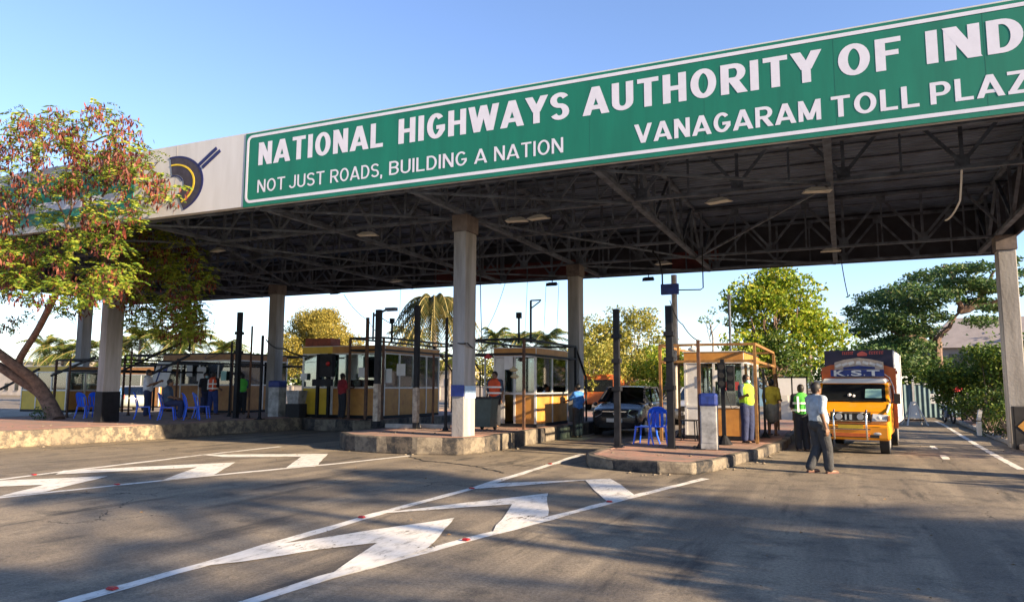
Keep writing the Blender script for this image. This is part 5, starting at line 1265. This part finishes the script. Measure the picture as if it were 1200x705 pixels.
bush('bright shrub at the foot of the right column',1180,26.5,458,36,LM_MID,3,1100,.09,nc=18)
bush('yellow green bush behind the motorbike on the right',1104,46,432,84,LM_MID,4,600,.15,nc=20)
bush('dark bush right of the right column',1215,27,425,60,LM_GREEN,5,900,.11,nc=20)
bush('small weeds on the verge in front of the right bushes',1160,28,496,34,LM_GREEN,6,2000,.06,nc=10)
# palms
LM_PALMD = leafmat('palm leaf deep', [(.035,.07,.014),(.07,.12,.02),(.14,.17,.03),(.16,.13,.04)])
def palm(label, px, y, pyt, fr, seed, trunkpy=None, m=None, droop=1.0, nf=20, group='coconut palms beyond the toll plaza', H0=None):
    rr = random.Random(seed); x = X(px,y); H_ = H0 or at(px,pyt,y)[2]; base=(x,y,0); t = thing('palm_tree',label,'palm tree',base,0,group)
    hub = Vector((rr.uniform(-.2,.2),0,H_-fr*.35)); mb = MB(); limb(mb,(0,0,-.1),hub,.17,.11,.03); mb.build('trunk',M_BARKG,t,smooth=True)
    V=[]
    rach = MB()
    for k in range(nf):
        a = k*2.399+rr.uniform(-.2,.2); el = rr.uniform(-.5,1.2) ; L = fr*rr.uniform(.85,1.15); d = Vector((math.cos(a)*math.cos(el),math.sin(a)*math.cos(el),math.sin(el)))
        sd_ = d.cross(Vector((0,0,1))).normalized(); n = 26; prev = hub.copy(); pts=[hub.copy()]
        for i in range(1,n+1):
            f = i/n; p = hub+d*L*f+Vector((0,0,-droop*L*.62*f*f)); 
            tg = (p-prev).normalized(); up = sd_.cross(tg)
            ll = fr*.26*math.sin(math.pi*min(1,f*.9+.12))**.7
            for sg_ in (-1,1):
                ld_ = (sd_*sg_*.9+tg*.5-Vector((0,0,.55))*droop+up*rr.uniform(-.1,.2)).normalized(); wdt = tg*.034*fr/2.2
                V += [p-wdt, p+wdt, p+ld_*ll+wdt*.2, p+ld_*ll-wdt*.2]
            prev = p; pts.append(p.copy())
        rach.tube(pts[::3],.02,4)
    rach.build('frond_stalks',M_YPIPE if 0 else mat('frond stalk',(.30,.24,.08),.7,.2),t)
    Vn = np.array([tuple(v) for v in V]); npmesh('fronds',Vn,np.arange(len(Vn)).reshape(-1,4),m or LM_PALM,t)
palm('large drooping palm left of the central column',510,36,332,3.3,1,nf=48,droop=1.9,m=leafmat('palm leaf golden',[(.03,.045,.012),(.065,.07,.018),(.14,.11,.03),(.05,.06,.015)]))
palm('palm with upright fronds left of the large drooping palm',480,46,378,2.8,2)
palm('young palm low between the large palm and the central column',528,48,412,2.2,3)
for px,pyt,l,sd_ in ((52,392,'palm behind the leaning tree branch at far left',4),(98,398,'palm just left of the grey left column',5),(162,383,'palm behind the man in the white shirt',6),(192,385,'palm left of the lamp arm',7),(226,378,'palm behind the lamp arm and thick black post',8),(580,384,'palm behind the left end of the curtained booth',9),(610,386,'palm behind the short camera pole',10),(641,383,'palm behind the bracket arm pole',11),(140,392,'palm just right of the grey front column',12),(210,396,'short palm between the two behind the seated man',13),(262,396,'palm behind the thick black post at the left platform end',14),(72,400,'low palm between the trunk fork and the far left column',15)):
    palm(l,px,58 if px>300 else 46,pyt,2.9,sd_,nf=24,m=LM_PALMD)
# broad far tree line, reads as one mass
def treeline(name,x0,x1,y,h,m,dens,leaf,seed):
    rr = random.Random(seed); cl=[]; x=x0
    while x < x1:
        r = rr.uniform(1.6,3.2); cl.append(((x,y+rr.uniform(-4,4),h*rr.uniform(.25,.75)),r,(1,1,.8))); x += r*.45
    V,F = leaf_cards(clump_points(cl,dens,.5),leaf,1.6); o = npmesh(name,V,F,m); tag(o,kind='stuff'); tag(o,'distant mass of mixed trees closing the view '+('behind the right booths' if seed==1 else 'behind the left booths' if seed == 2 else 'beyond the gate'),'tree line')
treeline('tree_line',-62,-8,92,6.2,LM_OLIVE,80,.42,1)
treeline('tree_line',-130,-58,76,5.6,LM_GREEN,90,.42,2)
treeline('tree_line',-8,40,74,5.5,LM_GREEN,80,.36,3)

# ------------------------------------------------------------------ background structures
def wallobj(name,label,cat,x0,x1,y,h,m,cop=True,z0=0.0):
    t = thing(name,label,cat,((x0+x1)/2,y,z0)); a=(x1-x0)/2
    MB().box((-a,-.1,0),(a,.1,h)).build('wall',m,t); MB().box((-a-.02,-.14,h),(a+.02,.14,h+.08)).build('coping',M_CONC,t)
    n = int(2*a/3.0)
    for k in range(n+1): MB().box((-a+k*3.0-.15,-.16,0),(-a+k*3.0+.15,-.102,h)).build('pier',m,t)
    return t
wallobj('compound_wall','long pale compound wall seen far beyond the lanes','wall',-75,-22,74,1.5,M_WALLP)
# gate of blue-green sheets
t = thing('sheet_gate','blue green corrugated sheet gate behind the small barrier','gate',(X(1083,43),43,0)); a = 1.75
M_GATE = corrugated_mat('gate sheet',(.09,.17,.20),0,.22)
MB().box((-a-1.2,-.03,.12),(-.62,.03,1.75)).build('gate_sheet',M_GATE,t); MB().box((-.5,-.03,.12),(a,.03,1.72)).build('gate_sheet',M_GATE,t)
MB().box((-.60,-.06,0),(-.51,.06,2.0)).box((a,-.06,0),(a+.09,.06,1.8)).bar((-.5,0,1.78),(a,0,1.78),.06).build('gate_post',M_ALU,t)
# white striped A-frame barrier
g = G(1072,498,0); t = thing('road_barrier','small white A frame road barrier standing before the gate','barrier',g,R(20))
for sx in (-.28,.28): MB().bar((sx*1.5,-.28,0),(sx*.35,0,.95),.05).bar((sx*1.5,.28,0),(sx*.35,0,.95),.05).build('leg',M_ALU,t)
MB().add([(-.26,-.10,.3),(.26,-.10,.3),(.12,-.02,1.0),(-.12,-.02,1.0),(-.26,-.07,.3),(.26,-.07,.3),(.12,.01,1.0),(-.12,.01,1.0)],[(0,1,2,3),(7,6,5,4),(0,4,5,1),(1,5,6,2),(2,6,7,3),(3,7,4,0)]).build('board',M_PAPER,t)
MB().box((-.42,-.12,.18),(.42,-.06,.26)).build('crossbar',M_RUST,t)
# motorbikes
def motorbike(label, loc, rz, m):
    t = thing('motorbike',label,'motorbike',loc,rz,'motorbikes parked by the right kerb')
    for y in (-.6,.6):
        ring = [Vector((0,y+.27*math.cos(a),.30+.27*math.sin(a))) for a in [k*math.pi/8 for k in range(17)]]; w_ = MB().tube(ring,.045,6).build('wheel',M_BLACK,t,smooth=True)
        sp = MB(); [sp.bar((0,y,.3),(0,y+.25*math.cos(k*math.pi/4),.3+.25*math.sin(k*math.pi/4)),.012) for k in range(8)]; sp.build('spokes',M_CHROME,w_)
    MB().add([(-.09,-.25,.62),(.09,-.25,.62),(.11,.1,.60),(-.11,.1,.60),(-.06,-.22,.80),(.06,-.22,.80),(.08,.08,.76),(-.08,.08,.76)],[(0,3,2,1),(4,5,6,7),(0,1,5,4),(1,2,6,5),(2,3,7,6),(3,0,4,7)]).build('fuel_tank',m,t,bevel=.03)
    MB().box((-.10,.08,.66),(.10,.7,.74)).build('seat',M_BLACK,t,bevel=.03); MB().box((-.12,-.2,.25),(.12,.2,.58)).build('engine',M_STEEL,t,bevel=.03)
    MB().tube([(0,-.6,.3),(0,-.42,.85),(0,-.38,.98)],.025,8).tube([(-.3,-.3,1.0),(0,-.38,.98),(.3,-.3,1.0)],.014,8).build('fork_and_handlebar',M_CHROME,t)
    MB().sphere((0,-.5,.84),.09,10,8).build('headlight',M_LENS,t,smooth=True); MB().bar((-.12,.2,.3),(-.12,.75,.36),.06).build('exhaust',M_CHROME,t)
    MB().add([(-.09,.45,.5),(.09,.45,.5),(.08,.85,.62),(-.08,.85,.62)],[(0,1,2,3)]).build('rear_mudguard',m,t)
motorbike('blue motorbike parked by the right kerb near the gate',(4.3,39.5,0),R(10),M_DKBLUE)
motorbike('black and tan motorbike parked just right of the blue one',(4.9,39.2,.14),R(-15),mat('tan plastic',(.45,.28,.10),.5,.2))
mb_ = (X(2,19.2),19.0,HC); motorbike('dark motorbike cut by the left picture edge beside the trunk',(X(-8,17.4),17.4,HC),R(60),M_DARK)
# small white marker post, small sign
g = at(1161,504,27); t = thing('marker_post','short white marker post in the verge below the bushes','marker post',(g[0]-.3,27,.14)); MB().bar((0,0,0),(0,0,.42),.13).build('post_shaft',M_PAPER,t,bevel=.02); MB().bar((0,0,.46),(.06,0,.78),.16,.1).build('cap',M_PAPER,t)
g = at(1105,466,42.3); t = thing('small_sign','small white framed signboard beside the sheet gate','sign',(g[0],42.3,0)); MB().box((-.55,-.03,g[2]-.28),(.5,.03,g[2]+.2)).build('sign_panel',M_PAPER,t); MB().box((-.35,-.04,g[2]-.14),(.2,-.032,g[2]+.08)).build('sign_picture',M_STEEL,t); MB().bar((0,.06,0),(0,.06,g[2]+.2),.06).build('sign_post',M_STEEL,t)
fx = at(1122,456,34.0); V,F = leaf_cards(clump_points([(fx,.13,(1.3,1,.7))],2600,.3),.05,1.4)
o = npmesh('red_blossom', V, F, mat('red petals', (.50,.02,.03), .6, .1)); tag(o,'cluster of red blossom in the roadside bush','flower')
# house at right
t = thing('hillside_house','pinkish grey gabled house behind the right hand trees','house',(X(1185,70),70,0)); 
M_HW = mat('pink grey wall',(.24,.22,.215),.85,.1,1); M_HR = mat('pink grey roof',(.22,.195,.19),.8,.12,1.5)
hx = 5.5; zr1 = at(1180,366,70)[2]; ze = at(1150,404,70)[2]
MB().box((-hx,0,0),(hx+6,8,ze)).build('wall',M_HW,t)
MB().add([(-hx-.5,-.5,ze-.2),(hx+6.5,-.5,ze-.2),(hx+6.5,4,zr1),(-hx-.5+2.5,4,zr1),(-hx-.5,8.5,ze-.2),(hx+6.5,8.5,ze-.2)],[(0,1,2,3),(3,2,5,4),(0,3,4),(1,5,2)]).build('roof',M_HR,t)
for x in (-3.6,-.6,2.4): w_=MB().box((x-.6,-.06,ze-2.2),(x+.6,-.004,ze-.7)).build('window',M_TGL,t); MB().box((x-.68,-.09,ze-2.26),(x+.68,-.064,ze-2.2)).build('sill',M_CONC,w_)
# buildings left of the truck
def block(label,px0,px1,y,pyt,m,storeys,cat='building',name='roadside_building',mr=None):
    x0,x1 = X(px0,y),X(px1,y); h = at((px0+px1)/2,pyt,y)[2]; t = thing(name,label,cat,((x0+x1)/2,y,0)); a=(x1-x0)/2
    MB().box((-a,0,0),(a,7,h)).build('wall',m,t); MB().box((-a-.15,-.15,h),(a+.15,7.15,h+.18)).build('roof',mr or M_CONC,t)
    n = max(2,int(2*a/2.2)); sh = h/storeys
    for s_ in range(storeys):
        for k in range(n):
            x = -a+2*a*(k+.5)/n; w_=MB().box((x-.4,-.03,s_*sh+sh*.3),(x+.4,-.004,s_*sh+sh*.75)).build('window',M_TGL,t); MB().box((x-.46,-.08,s_*sh+sh*.27),(x+.46,-.034,s_*sh+sh*.3)).build('sill',M_CONC,w_)
block('low white roadside building between the green tree and the truck',915,962,72,448,M_PAPER,1)
block('pale blue roadside shop behind the yellow shirted man',868,918,66,440,mat('pale blue wall',(.22,.38,.50),.8,.15,1.5),1)
block('pale house behind the fence left of the tall palms',455,535,86,436,M_WALLP,1)
block('cream house far left behind the leaning trunk',-30,90,70,425,M_WALLP,2)
# framed notice on two legs
g = at(928,452,33); t = thing('framed_board','white double panel board on a frame below the green tree','notice board',(g[0],33,0)); b=MB()
MB().box((-.55,-.03,g[2]-.38),(-.03,.03,g[2]+.32)).build('board',M_PAPER,t); MB().box((.03,-.03,g[2]-.38),(.55,.03,g[2]+.32)).build('board',M_PAPER,t)
for x in (-.58,0,.58): MB().bar((x,0,0),(x,0,g[2]+.4),.05).build('leg',M_DARK,t)
MB().bar((-.6,0,g[2]+.36),(.6,0,g[2]+.36),.05).build('top_rail',M_DARK,t)
wallobj('white_wall','low white roadside wall behind the green vested man','wall',X(918,36),X(965,36),36,1.45,mat('white wall',(.6,.58,.55),.8,.1,1))
mast('dark utility pole between the green tree and the truck',952,44,490,415,.10,M_BARKG,0)
# tall lamp stands with leafy heads seen above booth B
a = G(835,500,0); tree('slim_tree','slim tree with a small round tuft on a bare pole like trunk',(X(837,44),44,0),at(837,362,44)[2],1.1,LM_GREEN,dens=160,leaf=.18,trunk_r=.06,trunk_h=.86,nclump=8,seed=21)
mast('slim dark mast in front of the lush green tree',858,30,470,350,.05,M_STEEL,2)
# orange bus far behind
t = thing('orange_bus','orange bus far behind the dark car',' bus'.strip(),(X(700,48),48,0),R(5)); 
MB().box((-1.2,0,.4),(1.2,7,2.4)).build('bus_body',mat('bus orange',(.55,.13,.03),.5,.2),t,bevel=.12); MB().box((-1.05,-.02,1.25),(1.05,-.004,2.05)).build('windscreen',M_TGL,t)
for sx in (-.9,.9):
    MB().box((sx-.14,-.03,.65),(sx+.14,-.004,.82)).build('headlight',M_LENS,t)
    for y in (1.2,5.6): MB().cyl((sx,y,.42),(1,0,0),.42,.25).build('wheel',M_BLACK,t,smooth=True)

# ------------------------------------------------------------------ trees outside the frame whose shadows cross the road
def shade_tree(x,y,H_,sp,seed,label,th=.3,dens=260):
    tree('shade_tree',label,(x,y,0),H_,sp,LM_GREEN,dens=dens,leaf=.22,trunk_r=.2,trunk_h=th,nclump=18,seed=seed,group='roadside trees to the right of the viewer')
shade_tree(10.5,5.4,4.6,2.5,31,'bushy roadside tree nearest the right of the painted chevrons',th=.15,dens=620)
shade_tree(14.5,7.4,4.7,2.1,39,'round roadside tree right of the far chevrons',th=.15,dens=520)
shade_tree(10,1.4,4.6,2.5,32,'bushy roadside tree to the right of the viewer',th=.15,dens=620)
shade_tree(17,4.6,6.6,2.0,33,'taller thin roadside tree behind the bushy ones',dens=330)
shade_tree(12.5,13.6,3.9,2.0,35,'low bushy tree near the front right column',th=.2)
shade_tree(10,20.4,6.6,2.4,36,'bushy tree beside the right lane',th=.15,dens=330)
shade_tree(16,27,7.0,3.2,37,'bushy tree behind the right verge',th=.15)
shade_tree(11,36,5.5,3.0,38,'bushy tree on the verge beside the far part of the lane',th=.15)
def shade_palm(x,y,h,seed,label):
    global X
    X0 = X; X = lambda px,yy: x
    try: palm(label, 600, y, 300, 3.0, seed, nf=22, group='palms to the right of the viewer', H0=h)
    finally: X = X0
shade_palm(27,5.0,12.0,51,'tall palm far right of the viewer, third from the front')
shade_palm(25,2.2,12.6,52,'tall palm far right of the viewer, second from the front')
shade_palm(31,4.4,11.2,53,'tall palm standing behind the row right of the viewer')
shade_palm(22,-1.0,10.0,54,'tall palm far right of the viewer, nearest the viewer')

# ------------------------------------------------------------------ small litter and a crack
def crack(pts, wd=.05):
    out = []
    for i in range(len(pts)-1):
        p = Vector(pts[i]); q = Vector(pts[i+1]); n = max(2,int((q-p).length/.12))
        for k in range(n): v = p.lerp(q,k/n); out.append((v.x+rnd.uniform(-.05,.05), v.y+rnd.uniform(-.05,.05)))
    L = [(x, y+wd*rnd.uniform(.15,.6)) for x,y in out]; Rr = [(x, y-wd*rnd.uniform(.15,.6)) for x,y in out]
    b = MB(); n = len(out)
    b.add([(x,y,.006) for x,y in L]+[(x,y,.006) for x,y in Rr], [(i,n+i,n+i+1,i+1) for i in range(n-1)])
    o = b.build('road_crack', M_BLACK); tag(o, kind='structure')
crack([(-9.4,15.2),(-9.1,14.7),(-8.3,14.0),(-7.5,13.8),(-6.8,13.5),(-6.2,13.0),(-5.7,12.6)], .09)
crack([(-6.9,13.5),(-6.4,13.9),(-5.8,14.0)], .05)
crack([(-.2,20.9),(.6,20.6),(1.5,20.9)], .04); crack([(1.6,23.5),(2.1,22.2),(2.0,20.9)], .05)
bm = MB(); rr = random.Random(3)
def rock(x,y,z,r):
    vs = [(x+r*rr.uniform(.6,1.1)*a, y+r*rr.uniform(.6,1.1)*b_, z+r*rr.uniform(.3,.8)*c) for a,b_,c in ((1,0,.2),(0,1,.2),(-1,0,.2),(0,-1,.2),(0,0,1),(.5,.5,.7))]
    bm.add(vs+[(x,y,z-.01)], [(0,1,5),(1,4,5),(4,0,5),(1,2,4),(2,3,4),(3,0,4),(1,0,6),(2,1,6),(3,2,6),(0,3,6)])
edges = [((-12,15.7),(-10.2,14.95),0),((-10.2,14.95),(-8.2,15.6),0),((-8.0,16),(-8.0,22),0),((-5.0,14.4),(-3.2,13.65),0),((-3.2,13.65),(-2.1,15),0),((-2.1,15),(-1.4,21),0),((-19.3,11.6),(-18.3,16),0),((-18.3,16),(-18.1,21),0),
         ((-4.5,15),(-2.6,15.2),HB),((-4.4,17),(-2.2,18),HB),((-11.6,16),(-8.7,16.8),HA),((-21,13),(-18.9,17),HC),((4.2,17),(4.3,30),.14),((-11.5,17.5),(-8.5,19),HA)]
for (a,c,z) in edges:
    L = math.hypot(c[0]-a[0],c[1]-a[1])
    for k in range(int(L*11)):
        f = rr.random(); rock(a[0]+(c[0]-a[0])*f+rr.gauss(0,.14), a[1]+(c[1]-a[1])*f+rr.gauss(0,.14), z+.003, rr.choice((.008,.012,.015,.02,.03,.055)))
o = bm.build('rubble', mat('dirty grit', (.22,.18,.13), .95, .4, 9)); tag(o, 'crumbled grit and small stones along the kerbs', 'rubble', kind='stuff')

# sheet joints and weathering on the big board, rain-streaked paint
for k in range(1, 8):
    x = SX0 + (SX1-SX0)*k/8
    MB().box((x-.004,-.0312,5.84),(x+.004,-.0302,7.59)).build('panel_joint', M_DARK if 0 else mat('joint green', (.001,.11,.068), .6, .1), sg)
for x in (-15.2, -19, -23):
    o = MB().box((x-.006,FY-.0215,ZB+.01),(x+.006,FY-.0185,ZT)).build('panel_joint', M_CONC, can)
for m, c2, sc in ((M_GREEN, (.001,.115,.070), 2.2), (M_GREYP, (.44,.43,.43), 1.6), (M_COLM, None, 2.5)):
    t_ = m.node_tree; gn = [n for n in t_.nodes if n.type == 'NEW_GEOMETRY'][0]; nn = [n for n in t_.nodes if n.type == 'TEX_NOISE'][0]
    mp_ = t_.nodes.new('ShaderNodeMapping'); mp_.inputs['Scale'].default_value = (1,1,.13); t_.links.new(gn.outputs['Position'], mp_.inputs[0]); t_.links.new(mp_.outputs[0], nn.inputs['Vector']); nn.inputs['Scale'].default_value = sc
    if c2: [n for n in t_.nodes if n.type == 'VALTORGB'][0].color_ramp.elements[0].color = (*c2, 1)

# ------------------------------------------------------------------ clutter round the booths
for label, px, pyb, z0, pyt, wd, m in (
    ('slim dark pole just left of the thick black post on the left platform', 268, 488, HC, 400, .05, M_DARK),
    ('thin rusty pole just left of the white shirted man', 150, 487, HC, 408, .05, M_RUST),
    ('thin dark pole in front of the poster board beside the seated man', 205, 487, HC, 420, .05, M_RUST),
    ('thin dark pole left of the grey front column', 78, 489, HC, 420, .05, M_RUST),
    ('slim rusty pole between the long orange booth and the central column', 507, 500, HA, 414, .05, M_RUST),
    ('slim dark pole at the left corner of the curtained booth', 598, 496, HA, 404, .06, M_DARK),
    ('slim brown pole behind the blue chair', 797, 512, HB, 405, .06, M_YPIPE),
    ('thin grey pole before the open door of the booth by the truck lane', 838, 514, HB, 410, .04, M_STEEL),
    ('thin dark pole before the booth window by the truck lane', 862, 515, HB, 425, .05, M_DARK)):
    post(label, px, pyb, z0, pyt, wd, m)
for px,py,y,wd,hg,m,l in ((236,438,23.9,.5,.6,M_PAPER,'white poster in the left part of the brown booth window'),(222,434,23.9,.35,.5,M_PAPER,'narrow white poster left of the larger one in the brown booth window'),
    (262,440,23.9,.3,.4,M_TEAL,'pale green notice in the brown booth window behind the red vest'),(356,441,22.4,.3,.25,M_PAPER,'small white notice in the yellow booth window'),
    (455,440,22.6,.3,.5,M_PAPER,'tall white notice near the corner of the long orange booth'),(596,425,20.2,.28,.4,M_PAPER,'white notice in the dark front bay of the curtained booth'),
    (842,440,20.2,.22,.3,M_PAPER,'small white notice beside the traffic signal on the booth'),(858,452,20.2,.34,.22,mat('red notice',(.4,.05,.05),.6,.2),'reddish notice low in the window of the booth by the truck lane'),(424,436,22.4,.3,.35,M_PAPER,'white notice right of the man in the red shirt')):
    notice('', px, py, y, wd, hg, m, l)
# hats and bags hung on a post by the curtained booth
for px,py,m,l in ((602,433,mat('straw',(.45,.36,.20),.8,.2),'straw hat hanging by the curtained booth'),(603,441,mat('straw',(.45,.36,.20),.8,.2),'lower straw hat hanging by the curtained booth'),(812,409,M_PAPER,'white cloth bag hanging on the cage rail'),(572,418,mat('red cloth',(.4,.04,.04),.8,.2),'red cloth tied to the pale post')):
    a = at(px,py,19.1); t = MB().sphere((0,0,0),.10,12,8,(1.3,.6,.55)).sphere((0,0,.04),.06,10,6,(1,.8,1)).build('hanging_hat' if 'hat' in l else 'hanging_cloth', m, smooth=True); t.location = a; tag(t,l,'hat' if 'hat' in l else 'cloth')
for l,pts in (('cable looped between the two tall posts left of the central column',[at(447,372,17.3),at(470,384,17.3),at(489,374,17.3)]),
    ('cable from the tall post in front of the dark car to the booth cage',[at(724,372,16.6),at(700,398,19),at(690,402,21)]),
    ('cable drooping from the hanging box to the post by the blue chair',[at(785,352,22),at(800,380,19),at(822,400,17)]),
    ('black cable running down the front of the central column side',[at(562,280,16.3),at(564,380,16.5),at(566,455,17)]),
    ('long thin wire from the canopy to the thick post on the left platform',[at(252,372,26),at(240,420,20),at(276,400,18.8)]),
    ('thin wire from the canopy to the mast in front of the lush green tree',[at(878,322,27),at(866,360,30)])):
    cable('hanging_cable', l, pts, .012)
# dry leaves and paper scraps on the road by the islands
bm = MB(); rr = random.Random(9)
for k in range(260):
    x = rr.uniform(-13,3); y = rr.uniform(6,24)
    if rr.random() < .5: x, y = rr.choice(((-8.0,rr.uniform(15,22)),(-2.0,rr.uniform(14,20)),(-17.9,rr.uniform(12,21)),(3.6,rr.uniform(16,30)))); x += rr.gauss(0,.25)
    a = rr.uniform(0,6.28); r = rr.uniform(.012,.035); c_, s__ = math.cos(a)*r, math.sin(a)*r
    zz = .014 if not (-12.1 < x < -8.0 and y > 15 or -5.1 < x < -1.4 and y > 13.7 or x < -18) else .47
    if zz > .1: continue
    bm.add([(x+c_,y+s__,zz),(x-s__*.5,y+c_*.5,zz+r*.5),(x-c_,y-s__,zz),(x+s__*.5,y-c_*.5,zz+.002)],[(0,1,2,3)])
o = bm.build('dry_leaves', mat('dry leaf brown', (.20,.12,.05), .8, .5, 20)); tag(o,'dry leaves and scraps scattered on the road near the islands','leaves',kind='stuff')
